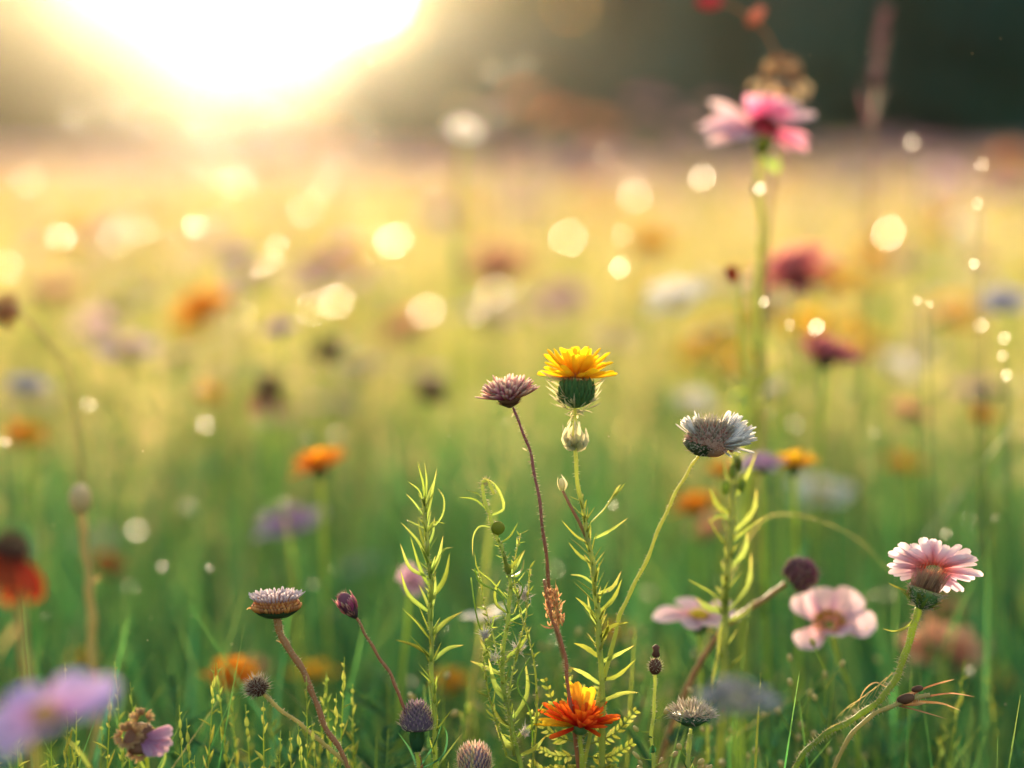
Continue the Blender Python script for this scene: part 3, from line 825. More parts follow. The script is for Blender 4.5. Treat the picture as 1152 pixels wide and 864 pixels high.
def leaf_px(mb, pts, w, D=FOCUS, prof='lance', face=None, fold=.25, dd=0.0, serr=0, seg=4, cols=3):
    """leaf through photo points; dd: how far its tip leans towards (-) or away from (+) the camera, metres"""
    n = len(pts)
    q = [P(p[0], p[1], D + dd * i / (n - 1)) for i, p in enumerate(pts)]
    w *= .62; q = [a + rvec(1.6 * K * D) * (i / n) for i, a in enumerate(q)]
    pts3 = cat_rom(q, seg) if n > 2 else [q[0].lerp(q[1], i / 6) for i in range(7)]
    face = face if face is not None else (-FW + rvec(.45)).normalized()
    mb.ribbon(pts3, w * K * D, face, prof, fold, cols=cols, serr=serr)

def leafy(mb, path, t0, t1, n, L, w, D=FOCUS, up=(.75, 1.35), curl=(-.35, .25), prof='lance', fold=.3, taper=.5, serr=0):
    """alternate leaves spiralling round a stem; path runs from the top down"""
    m = len(path) - 1; k = K * D
    for i in range(n):
        t = t0 + (t1 - t0) * (i + rnd(-.3, .3)) / n; f = max(0, min(m - .001, t * m)); j = int(f)
        p = path[j].lerp(path[j + 1], f - j); tg = (path[j] - path[j + 1]).normalized()
        a = i * 2.4 + rnd(-1, 1)
        u = tg.orthogonal().normalized(); v = tg.cross(u); d = u * math.cos(a) + v * math.sin(a)
        l = L * k * rnd(.25, 1.45) * (taper + (1 - taper) * min(1, (t - t0) / max(.01, t1 - t0) * 2))
        mb.ribbon(arc(p, d, tg, l, rnd(*up), rnd(*curl), 7), w * k * rnd(.7, 1.3), tg, prof, fold, serr=serr)

def feather(mb, pts, D, n=9, L=10, w=3.2, dd=0.0):
    """feathery divided leaf: midrib and paired leaflets"""
    q = [P(p[0], p[1], D + dd * i / (len(pts) - 1)) for i, p in enumerate(pts)]
    c = cat_rom(q, 6) if len(q) > 2 else [q[0].lerp(q[1], i / 8) for i in range(9)]
    k = K * D
    mb.tube(c, [k * .9 * (1 - .7 * i / len(c)) for i in range(len(c))], 5)
    m = len(c) - 1; nn = (-FW + rvec(.35)).normalized()
    for i in range(n):
        f = m * (.15 + .85 * (i + .5) / n); j = min(int(f), m - 1); p = c[j].lerp(c[j + 1], f - j); tg = (c[j + 1] - c[j]).normalized()
        for s in (-1, 1):
            sd = tg.cross(nn).normalized() * s
            l = L * k * (1 - .55 * i / n) * rnd(.75, 1.2)
            mb.ribbon(arc(p, sd, tg, l, rnd(.5, .9), rnd(-.1, .5), 4), w * k, nn, 'lance', .2, cols=3)

# --- maroon flower head on a slim red stem
p = Plant('maroon_flower', 'maroon flower head in a shallow bowl on a slim curved reddish stem', 'flower',
          [(577, 458), (588, 486), (600, 525), (609, 575), (614, 630, 1.31), (622, 690, 1.335), (634, 738, 1.36)], (1.5, 2.4), mat='stem_red', hairs=260, hair_px=4)
c = P(573, 452); ax = (UP * 1 - RT * .10 - FW * .20).normalized()
mb = MB()
for e, n, L, w in ((.28, 36, 33, 3.6), (.48, 36, 32, 3.4), (.68, 34, 30, 3.2), (.90, 30, 27, 3.0), (1.15, 24, 24, 2.8)):
    petals(mb, c + ax * PX * 2, ax, n, L * PX, w * PX, e, .28, 3 * PX, 'strap', .10, .6, cols=3, seg=8)
p.part(mb, 'corolla', 'purple_floret')
mb = MB(); bristle_dome(mb, c + ax * 10 * PX, ax, 20 * PX, 9 * PX, 240, 8 * PX, .35 * PX, jit=.3, lo=.15); p.part(mb, 'flower_disc', 'pale_bristle')
mb = MB(); mb.lathe(c - ax * 7 * PX, ax, [(1.8 * PX, 0), (7 * PX, 3 * PX), (12 * PX, 8 * PX), (14 * PX, 12 * PX)], 16, .08)
for i in range(26):
    a = i / 26 * 6.283; A, u, v = frame(ax); d = u * math.cos(a) + v * math.sin(a)
    mb.ribbon(arc(c - ax * 6 * PX, d, ax, rnd(12, 18) * PX, .35, .25, 4, 2 * PX), 3 * PX, ax, 'lance')
p.part(mb, 'involucre', 'brown_head')
mb = MB(); leaf_px(mb, [(579, 464), (574, 470)], 2.5); leaf_px(mb, [(593, 507), (589, 503)], 2.5); p.part(mb, 'bract', 'papery')

# --- yellow hawkbit
p = Plant('hawkbit_flower', 'bright yellow flower with a dark green cup, the sharpest bloom at centre', 'flower',
          [(647, 456), (646, 490), (650, 535), (658, 590), (667, 640), (673, 690), (675, 745)], (1.8, 3.6), mat='stem_pale', hairs=160, hair_px=3)
c = P(648, 425); ax = (UP + RT * .05 - FW * .02).normalized()
mb = MB()
petals(mb, c, ax, 15, 39 * PX, 10 * PX, .26, .05, 6 * PX, 'strap', .16, .35, lj=.1)
petals(mb, c + ax * PX, ax, 14, 40 * PX, 9.5 * PX, .66, -.05, 5 * PX, 'strap', .13, .35)
petals(mb, c + ax * 2 * PX, ax, 12, 37 * PX, 8.5 * PX, 1.02, -.05, 4 * PX, 'strap', .14, .35)
petals(mb, c + ax * 2 * PX, ax, 10, 27 * PX, 5.5 * PX, 1.3, 0, 2 * PX, 'strap', .14, .35)
p.part(mb, 'corolla', 'yellow_petal')
mb = MB()
for i in range(150):
    a = rnd(0, 6.283); A, u, v = frame(ax); d = u * math.cos(a) + v * math.sin(a)
    mb.spike(c - ax * rnd(3, 10) * PX + d * rnd(8, 16) * PX, ax * rnd(9, 15) * PX + d * rnd(0, 4) * PX, .45 * PX)
p.part(mb, 'pappus', 'tan_floret')
mb = MB(); b = P(647.5, 457)
mb.lathe(b, ax, [(2 * PX, -2 * PX), (9 * PX, 0), (14 * PX, 5 * PX), (15.6 * PX, 13 * PX), (16 * PX, 22 * PX), (15.5 * PX, 29 * PX), (12 * PX, 30 * PX)], 22, .02)
A, u, v = frame(ax)
for row, (h, e) in enumerate(((2, .75), (9, 1.1), (16, 1.35))):
    for i in range(22):
        a = (i + row * .5) / 22 * 6.283; d = u * math.cos(a) + v * math.sin(a)
        rr = (11, 15.4, 16.4)[row]
        mb.ribbon(arc(b + ax * h * PX, d, ax, rnd(13, 19) * PX, e + rnd(-.1, .1), .3, 5, rr * PX), 5 * PX, d, 'lance', .7)
inv = p.part(mb, 'involucre', 'green_involucre')
mb = MB()
for i in range(40):
    a = rnd(0, 6.283); d = u * math.cos(a) + v * math.sin(a)
    mb.ribbon(arc(b + ax * rnd(-4, 10) * PX, d, ax, rnd(12, 24) * PX, rnd(-.2, .7), rnd(-.6, .9), 5, rnd(8, 14) * PX), rnd(2, 4) * PX, (ax + rvec(.5)).normalized(), 'lance', .3)
for i in range(12):
    a = rnd(0, 6.283); d = u * math.cos(a) + v * math.sin(a)
    mb.ribbon(arc(b - ax * rnd(3, 12) * PX, d, ax, rnd(8, 15) * PX, rnd(-.9, .2), rnd(-.5, .5), 4, 1 * PX), rnd(3, 6) * PX, (ax + rvec(.5)).normalized(), 'lance', .3)
for s in (-1, 1):   # ragged pale bracts
    for i in range(4):
        y = 448 - i * 6
        leaf_px(mb, [(647 + s * 15, y + 6), (647 + s * (22 + i), y), (647 + s * (30 + i * 2), y - 8 + rnd(-3, 3))], 4, dd=rnd(-.01, .01))
leaf_px(mb, [(636, 428), (622, 423), (606, 417)], 7, dd=-.006)
p.part(mb, 'bract', 'papery')
mb = MB()
for i in range(22):
    an = rnd(-1.25, 1.25); L = rnd(16, 40) * (1 - .35 * abs(an) / 1.25); x0 = 647 + rnd(-3, 3); y0 = 505 + rnd(-4, 3)
    x1 = x0 + math.sin(an) * L * .62 + rnd(-3, 3); y1 = y0 - math.cos(an) * L * .45 + rnd(-3, 3)
    x2 = x0 + math.sin(an * rnd(.2, 1.0)) * L + rnd(-4, 4); y2 = y0 - math.cos(an * .6) * L + rnd(-3, 3)
    leaf_px(mb, [(x0, y0), (x1, y1), (x2, y2)], rnd(7, 15), prof='lance', fold=rnd(.0, .3), dd=rnd(-.014, .014), seg=6, serr=.12)
p.part(mb, 'withered_calyx', 'papery')
mb = MB()
for pts, w in (([(664, 588), (682, 570), (694, 542)], 6), ([(690, 556), (700, 545)], 4), ([(686, 562), (697, 553), (704, 543)], 4), ([(668, 606), (685, 597), (707, 582)], 6), ([(664, 612), (648, 604), (630, 587)], 5), ([(668, 636), (652, 625), (638, 608)], 6),
               ([(671, 660), (655, 648), (640, 646)], 6), ([(672, 668), (690, 660), (700, 640)], 8), ([(673, 690), (690, 672), (698, 650)], 8), ([(673, 700), (660, 680), (648, 672)], 8), ([(674, 720), (688, 705), (708, 700)], 9), ([(674, 705), (664, 690), (662, 668)], 7),
               ([(675, 745), (690, 738), (712, 726)], 10), ([(675, 740), (660, 728), (646, 722)], 9), ([(674, 730), (682, 712), (684, 694)], 7), ([(675, 765), (695, 760), (716, 742)], 8), ([(675, 770), (655, 756), (640, 752)], 8), ([(675, 790), (700, 780), (716, 776)], 8)):
    leaf_px(mb, pts, w, dd=rnd(-.012, .012), serr=.1)
leafy(mb, p.path, .25, .6, 60, 28, 3.2, up=(.7, 1.3))
p.part(mb, 'foliage', 'leaf_bright')
mb = MB(); mb.tube([P(633, 552), P(641, 568), P(652, 588), P(661, 608)], [1.6 * PX, 1.8 * PX, 2 * PX, 2.2 * PX], 6); br = p.part(mb, 'side_stalk', 'stem_brown')
mb = MB(); mb.blob(P(632, 545), UP - RT * .1, 4 * PX, 15 * PX); leaf_px(mb, [(630, 552), (627, 544), (630, 536)], 5); leaf_px(mb, [(634, 552), (637, 545), (633, 535)], 5); p.part(mb, 'bud', 'papery', br)

# --- scruffy white flower
p = Plant('fleabane_flower', 'scruffy white flower with a pinkish brown dome on a pale curved stem', 'flower',
          [(786, 513), (776, 526), (762, 552), (743, 592), (722, 640), (704, 678), (692, 712)], (1.6, 2.4), mat='stem_pale', hairs=120, hair_px=3)
c = P(800, 500); ax = (UP + RT * .08 - FW * .26).normalized()
A, u, v = frame(ax)
mb = MB()
petals(mb, c, ax, 38, 42 * PX, 5.6 * PX, .30, .15, 10 * PX, 'strap', .18, .3, arcspan=(-1.0, .95))
petals(mb, c, ax, 32, 39 * PX, 5.6 * PX, .66, .1, 10 * PX, 'strap', .16, .3, arcspan=(-.8, 1.1))
petals(mb, c, ax, 30, 34 * PX, 5.4 * PX, .75, .1, 10 * PX, 'strap', .16, .3, arcspan=(2.3, 3.6)); petals(mb, c, ax, 20, 38 * PX, 5.4 * PX, 1.0, -.3, 10 * PX, 'strap', .16, .3, arcspan=(-.3, .9))
petals(mb, c, ax, 30, 26 * PX, 3.4 * PX, .7, .1, 12 * PX, 'strap', .2, .3, arcspan=(.7, 2.5))
petals(mb, c, ax, 16, 22 * PX, 3.2 * PX, .1, .1, 12 * PX, 'strap', .2, .3, arcspan=(-.9, -.2))
p.part(mb, 'corolla', 'white_petal')
mb = MB(); bristle_dome(mb, c + ax * 1 * PX, ax, 25 * PX, 20 * PX, 520, 7 * PX, .85 * PX, jit=.14, lo=-.15)
mb.blob(c + ax * 3 * PX, ax, 23 * PX, 34 * PX)
p.part(mb, 'flower_disc', 'pink_brown_bristle')
mb = MB()
for i in range(170):
    a = rnd(2.2, 4.6); d = u * math.cos(a) + v * math.sin(a)
    mb.spike(c - ax * rnd(-4, 8) * PX + d * rnd(10, 22) * PX, (d + ax * rnd(-.4, .8)).normalized() * rnd(9, 18) * PX, .5 * PX, bend=ax * rnd(-2, 4) * PX)
bristle_dome(mb, c + ax * 4 * PX, ax, 25 * PX, 20 * PX, 230, 12 * PX, .75 * PX, lo=.25)
p.part(mb, 'pappus', 'pale_bristle')
mb = MB(); b = P(789, 512)
mb.lathe(b, ax, [(2 * PX, -1 * PX), (9 * PX, 1 * PX), (17 * PX, 7 * PX), (22 * PX, 13 * PX), (20 * PX, 17 * PX)], 18, .04)
for i in range(34):
    a = rnd(0, 6.283); d = u * math.cos(a) + v * math.sin(a)
    mb.ribbon(arc(b + ax * rnd(0, 4) * PX, d, ax, rnd(14, 22) * PX, .5, .35, 4, rnd(3, 10) * PX), 4.5 * PX, ax, 'lance', .3)
p.part(mb, 'involucre', 'dark_involucre')

# --- pink daisy on hairy stem
p = Plant('daisy_flower', 'sharp pink daisy seen from behind on a bristly green stem at right', 'flower',
          [(1034, 682), (1028, 705), (1018, 738), (1003, 770), (985, 792), (955, 812), (925, 828), (900, 856)], (4.2, 3.2), mat='stem_green', hairs=420, hair_px=5)
c = P(1050, 640); ax = (UP * .80 + FW * .52 + RT * .16).normalized()
mb = MB()
petals(mb, c, ax, 30, 44 * PX, 10.5 * PX, .10, -.05, 9 * PX, 'strap', .08, .3, lj=.08)
petals(mb, c + ax * PX, ax, 20, 38 * PX, 10 * PX, .26, -.05, 8 * PX, 'strap', .1, .3)
p.part(mb, 'corolla', 'pink_daisy_petal')
mb = MB()
for i in range(420):
    a = rnd(0, 6.283); A, u, v = frame(ax); d = u * math.cos(a) + v * math.sin(a)
    q0 = P(1037, 668) + d * rnd(3, 17) * PX; q1 = c + d * rnd(4, 25) * PX - FW * rnd(0, 6) * PX
    mb.spike(q0, (q1 - q0) * rnd(.6, 1.15), .6 * PX, bend=rvec(1.5 * PX))
p.part(mb, 'pappus', 'pink_pappus')
mb = MB(); b = P(1035, 684); ax2 = (c - b).normalized(); A, u, v = frame(ax2)
mb.lathe(b, ax2, [(4 * PX, -1 * PX), (9 * PX, 3 * PX), (15 * PX, 9 * PX), (19 * PX, 17 * PX), (18 * PX, 22 * PX)], 18, .04)
cup = p.part(mb, 'involucre', 'green_involucre'); mb = MB()
for i in range(60):
    a = rnd(0, 6.283); d = u * math.cos(a) + v * math.sin(a)
    mb.ribbon(arc(b + ax2 * rnd(1, 10) * PX, d, ax2, rnd(10, 20) * PX, rnd(.6, 1.1), -.5, 4, rnd(8, 14) * PX), 3 * PX, d, 'lance', .3)
inv = p.part(mb, 'bract', 'leaf_bright')
mb = MB()
for i in range(330):
    a = rnd(0, 6.283); d = u * math.cos(a) + v * math.sin(a); h = rnd(0, 22)
    mb.spike(b + ax2 * h * PX + d * (7 + h * .58) * PX, (d + ax2 * rnd(-.3, .5)).normalized() * rnd(4, 9) * PX, .7 * PX)
p.part(mb, 'involucre_hair', 'hair', inv)
mb = MB(); leaf_px(mb, [(1030, 690), (1022, 704), (1008, 709), (993, 707)], 5, fold=.6); leaf_px(mb, [(1020, 665), (1008, 660), (999, 655)], 4); p.part(mb, 'bract', 'leaf_bright')
mb = MB()
for i in range(9):
    x = 1010 - i * 6; y = 752 + i * 5
    leaf_px(mb, [(x, y), (x - 6 - i, y + 8), (x - 16 - i * 1.5, y + rnd(18, 34))], 2.2, prof='spike', dd=rnd(-.01, .01))
leaf_px(mb, [(1000, 775), (985, 768), (972, 778), (962, 800)], 3); leaf_px(mb, [(960, 810), (935, 818), (905, 846), (888, 864)], 6, fold=.5)
p.part(mb, 'foliage', 'straw')

# --- brown seed head
p = Plant('seed_head', 'flat topped brown seed head tipped with pale lilac on a reddish stem', 'seed head',
          [(311, 694), (317, 716), (333, 742), (350, 776), (366, 816), (386, 852)], (4.6, 2.8), mat='stem_brown', hairs=200, hair_px=3.5)
c = P(311, 682); ax = (UP - RT * .04 - FW * .10).normalized(); A, u, v = frame(ax)
mb = MB(); mb.lathe(c - ax * 13 * PX, ax, [(4 * PX, 0), (15 * PX, 1.5 * PX), (23 * PX, 6 * PX), (26.5 * PX, 12 * PX), (25 * PX, 15 * PX)], 22, .02)
for i in range(46):
    a = i / 46 * 6.283; d = u * math.cos(a) + v * math.sin(a)
    mb.ribbon(arc(c - ax * 12 * PX, d, ax, rnd(13, 18) * PX, .5, .4, 4, 12 * PX), 4 * PX, (d - ax), 'lance', .2)
p.part(mb, 'involucre', 'dark_involucre')
mb = MB()
for row in range(4):
    nn = 46 - row * 4
    for i in range(nn):
        a = (i + row * .5) / nn * 6.283; d = u * math.cos(a) + v * math.sin(a)
        q = c + d * (26 - row * 2.4) * PX + ax * (-1 + row * 3.2) * PX
        mb.blob(q, (d * .8 + ax).normalized() + rvec(.15), 2.1 * PX, 8.5 * PX, 6, 4)
p.part(mb, 'flower_disc', 'orange_floret')
mb = MB()
for row in range(8):
    nn = max(4, 44 - row * 6)
    for i in range(nn):
        a = (i + row * .4) / nn * 6.283; d = u * math.cos(a) + v * math.sin(a)
        q = c + d * (25 - row * 3.4) * PX + ax * (8 + row * .5) * PX
        mb.ribbon(arc(q, d, ax, rnd(7, 11) * PX, rnd(.8, 1.4), -.4, 4), 3.2 * PX, d, 'strap', .4)
p.part(mb, 'corolla', 'lilac_floret')
mb = MB(); leaf_px(mb, [(286, 686), (280, 684), (275, 686)], 4); leaf_px(mb, [(322, 728), (315, 722), (309, 720)], 3); p.part(mb, 'bract', 'tan_floret')

# --- purple bud
p = Plant('knapweed_bud', 'small dark purple flower bud leaning left on a thin brown stalk', 'flower bud',
          [(398, 690), (406, 704), (420, 728), (436, 754), (448, 780)], (1.5, 2.2), mat='stem_brown', hairs=60, hair_px=2.5)
b = P(400, 694); ax = (P(382, 666) - b).normalized(); A, u, v = frame(ax)
mb = MB(); mb.lathe(b, ax, [(1.5 * PX, -2 * PX), (6 * PX, 4 * PX), (9.5 * PX, 13 * PX), (9.5 * PX, 20 * PX), (7 * PX, 27 * PX), (3 * PX, 31 * PX)], 14, .05)
p.part(mb, 'bud', 'purple_bud')
mb = MB()
for i in range(46):
    a = i * 2.4; h = rnd(2, 22); d = u * math.cos(a) + v * math.sin(a)
    mb.ribbon(arc(b + ax * h * PX, d, ax, rnd(8, 13) * PX, 1.2, .35, 4, min(9, 4 + h * .5) * PX), 4 * PX, d, 'lance', .3)
for i in range(40):
    a = rnd(0, 6.28); d = u * math.cos(a) + v * math.sin(a)
    mb.spike(b + ax * 26 * PX + d * rnd(0, 6) * PX, (ax + d * rnd(0, .5)) * rnd(5, 9) * PX, .5 * PX)
p.part(mb, 'bud_scale', 'purple_floret')

# --- small fluffy seed head
p = Plant('seed_head', 'small fluffy dark seed head low at left on a yellowish stalk', 'seed head',
          [(296, 780), (312, 795), (338, 815), (362, 836), (386, 856)], (2.2, 2.4), mat='straw', hairs=120, hair_px=3)
c = P(290, 774); ax = (UP - RT * .55 - FW * .2).normalized()
mb = MB(); mb.blob(c, ax, 10 * PX, 20 * PX); bristle_dome(mb, c, ax, 9 * PX, 9 * PX, 150, 5 * PX, .6 * PX, lo=-.5); p.part(mb, 'flower_disc', 'brown_head')
mb = MB(); bristle_dome(mb, c, ax, 9 * PX, 9 * PX, 220, 11 * PX, .35 * PX, jit=.35, lo=-.6); p.part(mb, 'pappus', 'pale_bristle')

# --- thistle buds
def thistle(label, x, y, sc, stem, shape, mat):
    p = Plant('thistle_bud', label, 'thistle', stem, (2.2, 3), mat='stem_green', hairs=90, hair_px=3)
    b = P(x, y); ax = (UP + RT * rnd(-.05, .05) - FW * .1).normalized(); A, u, v = frame(ax); q = PX * sc
    mb = MB(); mb.lathe(b, ax, [(r * q, h * q) for r, h in shape], 18, .03)
    hd = p.part(mb, 'bud', 'thistle_scale')
    mb = MB()
    hmax = shape[-1][1]
    for i in range(150):
        t = (i + .5) / 150; h = t * hmax * .95; a = i * 2.39996
        rr = np.interp(h, [s[1] for s in shape], [s[0] for s in shape]); d = u * math.cos(a) + v * math.sin(a)
        mb.ribbon(arc(b + ax * h * q, d, ax, 9 * q, 1.15 - .2 * t, .25, 3, rr * q * .97), 2.6 * q, d, 'lance', .3)
    p.part(mb, 'bud_scale', mat, hd)
    mb = MB()
    for i in range(170):
        t = random.random(); h = t * hmax; a = rnd(0, 6.283)
        rr = np.interp(h, [s[1] for s in shape], [s[0] for s in shape]); d = u * math.cos(a) + v * math.sin(a)
        mb.spike(b + ax * h * q + d * rr * q, (d * (1 - .7 * t) + ax * rnd(.1, .9)).normalized() * rnd(5, 11) * q, .45 * q)
    p.part(mb, 'bristle', 'hair', hd)
    return p, b, ax, u, v, q
p, b, ax, u, v, q = thistle('cone shaped purple grey thistle bud above a ribbed green neck', 469, 820, 1.0, [(469, 846), (470, 858), (472, 880)], [(8, -1), (16, 0), (18, 4), (15, 12), (10, 21), (4, 27), (1, 29)], 'thistle_scale')
mb = MB(); mb.lathe(b - ax * 26 * q, ax, [(2.5 * q, 0), (7 * q, 6 * q), (9 * q, 15 * q), (8 * q, 26 * q)], 14, .06)
for i in range(18):
    a = i / 18 * 6.283; d = u * math.cos(a) + v * math.sin(a)
    mb.ribbon(arc(b - ax * 26 * q, d, ax, 26 * q, 1.2, .25, 4, 4 * q), 3 * q, d, 'lance', .3)
p.part(mb, 'involucre', 'leaf_mid')
mb = MB(); leaf_px(mb, [(471, 864), (488, 838), (500, 806)], 3.5); leaf_px(mb, [(470, 866), (462, 845), (446, 822)], 4); leaf_px(mb, [(472, 866), (498, 850), (503, 826), (496, 812)], 4); p.part(mb, 'foliage', 'leaf_mid')
thistle('round dark thistle bud with pinkish bristles cut by the bottom edge', 534, 870, 1.0, [(534, 876), (535, 890), (536, 905)], [(8, -6), (15, 0), (17.5, 8), (17, 17), (12, 26), (5, 31), (1, 32)], 'pink_brown_bristle')

# --- orange red bloom with feathery foliage
p = Plant('hawkweed_flower', 'vivid orange red flower with yellow streaked petals low at centre', 'flower',
          [(652, 822), (654, 840), (656, 870)], (2.6, 3.2), mat='stem_green', hairs=60)
c = P(653, 817); ax = (UP + RT * .10 - FW * .14).normalized()
mb = MB()
petals(mb, c, ax, 20, 43 * PX, 9 * PX, .22, .08, 4 * PX, 'strap', .14, .35)
petals(mb, c, ax, 18, 40 * PX, 9 * PX, .55, -.05, 3 * PX, 'strap', .12, .35)
petals(mb, c, ax, 15, 37 * PX, 8 * PX, .92, -.1, 3 * PX, 'strap', .12, .35)
petals(mb, c, ax, 9, 28 * PX, 7 * PX, 1.25, -.1, 2 * PX, 'strap', .12, .35)
p.part(mb, 'corolla', 'orange_petal')
mb = MB(); petals(mb, c, ax, 5, 46 * PX, 11 * PX, 1.05, -.1, 3 * PX, 'strap', .12, .35, arcspan=(1.0, 2.4)); petals(mb, c, ax, 6, 47 * PX, 8 * PX, .2, .1, 4 * PX, 'strap', .14, .35, arcspan=(2.7, 3.6)); p.part(mb, 'yellow_petals', 'gold_petal')
mb = MB(); mb.lathe(c - ax * 10 * PX, ax, [(3 * PX, 0), (8 * PX, 3 * PX), (10 * PX, 8 * PX), (8 * PX, 11 * PX)], 14, .06); p.part(mb, 'involucre', 'green_involucre')
mb = MB()
for pts in ([(652, 830), (630, 806), (612, 762)], [(650, 836), (622, 826), (596, 800)], [(656, 832), (676, 800), (672, 766)], [(655, 840), (690, 826), (716, 798)], [(654, 850), (625, 850), (598, 838)], [(656, 850), (684, 852), (712, 836)], [(654, 856), (640, 868), (618, 862)], [(656, 860), (676, 866), (694, 862)], [(652, 838), (640, 800), (640, 752)], [(655, 836), (664, 804), (654, 770)], [(650, 860), (618, 870), (596, 858)]):
    feather(mb, pts, FOCUS + .012, 9, 13, 4, rnd(-.02, .04))
p.part(mb, 'foliage', 'leaf_bright')

# --- pale leafy spire
p = Plant('leafy_spire', 'pale green leafy spire backlit by the sun, left of the tangled plant', 'plant',
          [(476, 560), (479, 590), (482, 630), (484, 680), (486, 740), (488, 800)], (2.2, 3.0), mat='stem_pale', hairs=120, hair_px=3)
mb = MB()
for pts, w in (([(478, 570), (472, 550), (457, 540)], 4), ([(478, 566), (476, 545), (469, 520)], 4.5), ([(478, 566), (480, 544), (477, 518)], 4), ([(478, 570), (484, 552), (490, 530)], 4), ([(479, 590), (486, 560), (493, 528)], 6), ([(479, 585), (466, 566), (456, 556)], 4), ([(480, 600), (496, 582), (499, 560), (494, 548)], 4), ([(480, 596), (462, 588), (457, 586)], 3.5), ([(480, 600), (488, 588), (502, 590)], 3.5),
               ([(482, 640), (470, 612), (453, 590)], 8), ([(482, 650), (462, 640), (450, 610)], 8), ([(483, 652), (494, 628), (500, 600)], 8), ([(483, 650), (498, 620), (510, 616)], 7), ([(483, 660), (473, 640), (462, 604)], 7), ([(484, 675), (500, 650), (508, 622)], 9), ([(484, 690), (460, 670), (447, 640)], 8), ([(485, 716), (500, 700), (520, 688)], 9), ([(485, 720), (470, 700), (450, 682)], 8), ([(484, 690), (490, 665), (489, 640)], 7), ([(486, 740), (466, 728), (444, 720)], 8), ([(486, 745), (504, 730), (524, 726)], 8), ([(480, 620), (474, 600), (470, 585)], 5), ([(480, 618), (487, 600), (489, 580)], 5)):
    leaf_px(mb, pts, w, dd=rnd(-.02, .02), fold=.5)
leafy(mb, p.path, .02, .3, 34, 24, 2.6, up=(.9, 1.4)); leafy(mb, p.path, .2, .75, 60, 36, 3.6, up=(.8, 1.4))
p.part(mb, 'foliage', 'leaf_bright')

# --- tangled plant with hooked tip
p = Plant('tangled_weed', 'tangled bright green weed with a hooked tip left of the maroon flower', 'plant',
          [(556, 556), (548, 540), (542, 546), (548, 572), (558, 600), (568, 630), (574, 668), (570, 710), (564, 752), (572, 800), (584, 850)], (2.0, 2.6), mat='stem_pale', hairs=340, hair_px=4)
mb = MB()
for pts, w in (([(552, 580), (566, 572), (556, 545), (542, 536)], 6), ([(550, 575), (535, 563), (517, 558)], 5), ([(550, 570), (538, 556), (524, 552)], 4), ([(556, 595), (540, 592), (534, 602), (534, 626)], 4), ([(562, 612), (574, 604), (583, 588)], 5), ([(566, 620), (572, 640), (590, 616)], 8), ([(570, 650), (580, 640), (589, 618)], 10), ([(572, 650), (586, 644), (590, 630)], 9), ([(572, 675), (552, 652), (537, 640), (533, 622)], 4), ([(570, 690), (558, 680), (556, 664), (566, 652)], 9),
               ([(566, 745), (552, 735), (540, 720)], 10), ([(570, 740), (586, 728), (600, 706)], 9), ([(566, 760), (548, 752), (528, 742)], 9), ([(570, 790), (556, 770), (550, 740)], 12), ([(574, 800), (566, 780), (574, 748)], 12), ([(578, 810), (594, 780), (592, 744)], 11), ([(576, 820), (562, 806), (550, 778)], 12), ([(580, 830), (600, 815), (612, 790)], 8), ([(582, 845), (566, 834), (556, 814)], 13), ([(582, 850), (600, 842), (614, 826)], 10), ([(575, 660), (584, 672), (578, 690)], 5), ([(571, 700), (586, 690), (596, 676)], 5)):
    leaf_px(mb, pts, w, dd=rnd(-.02, .02), fold=.45, serr=.08)
leafy(mb, p.path, .3, .85, 90, 17, 3, up=(.2, 1.3))
p.part(mb, 'foliage', 'leaf_bright')
mb = MB(); mb.blob(P(560, 594), UP, 8 * PX, 16 * PX); mb.blob(P(571, 640), UP - RT * .2, 4 * PX, 14 * PX); p.part(mb, 'bud', 'leaf_bright')
mb = MB()
fl = mb
for cx, cyy, n, L in ((590, 672, 70, 18), (584, 732, 80, 14), (546, 716, 60, 12), (590, 826, 40, 12), (556, 742, 40, 11)):
    c0 = P(cx, cyy, FOCUS + rnd(-.01, .01)); dd0 = (UP + RT * rnd(-.6, .6) - FW * .3).normalized()
    mb = MB()
    for i in range(n): mb.spike(c0 + rvec(2 * PX), (dd0 + rvec(.55)).normalized() * rnd(.5, 1.1) * L * PX, .4 * PX, bend=rvec(1.5 * PX))
    p.part(mb, 'seed_fluff', 'white_petal')
mb = MB()
for pts in ([(534, 640), (540, 655), (562, 668), (572, 690)], [(530, 650), (534, 680), (538, 700), (550, 738)], [(575, 648), (588, 660), (580, 682)], [(600, 864), (596, 800), (582, 770), (596, 740)]):
    mb.tube(cat_rom([P(x, y, FOCUS + rnd(-.008, .008)) for x, y in pts], 5), .9 * PX, 5)
p.part(mb, 'tendril', 'stem_green')

for pts in ([(538, 640), (545, 680), (556, 720), (566, 770), (580, 830), (590, 870)], [(596, 640), (592, 690), (580, 740), (572, 790), (578, 850)], [(586, 600), (578, 640), (586, 690), (600, 740), (604, 800), (598, 870)], [(548, 700), (544, 740), (552, 790), (570, 850)]):
    c = path_px([(x, y, FOCUS + rnd(-.012, .012)) for x, y in pts], FOCUS, False, 8)
    mb = MB(); mb.tube(c, [(.5 + 1.0 * i / len(c)) * PX for i in range(len(c))], 6); sh = p.part(mb, 'side_shoot', 'stem_pale')
    mb = MB(); leafy(mb, c, .0, .9, 34, 17, 3.2, up=(.3, 1.3), curl=(-.6, .5)); p.part(mb, 'foliage', 'leaf_bright', sh)
    mb = MB(); tube_hairs(mb, c, .9 * PX, 110, 4.5 * PX, .4 * PX); p.part(mb, 'stem_hair', 'hair', sh)

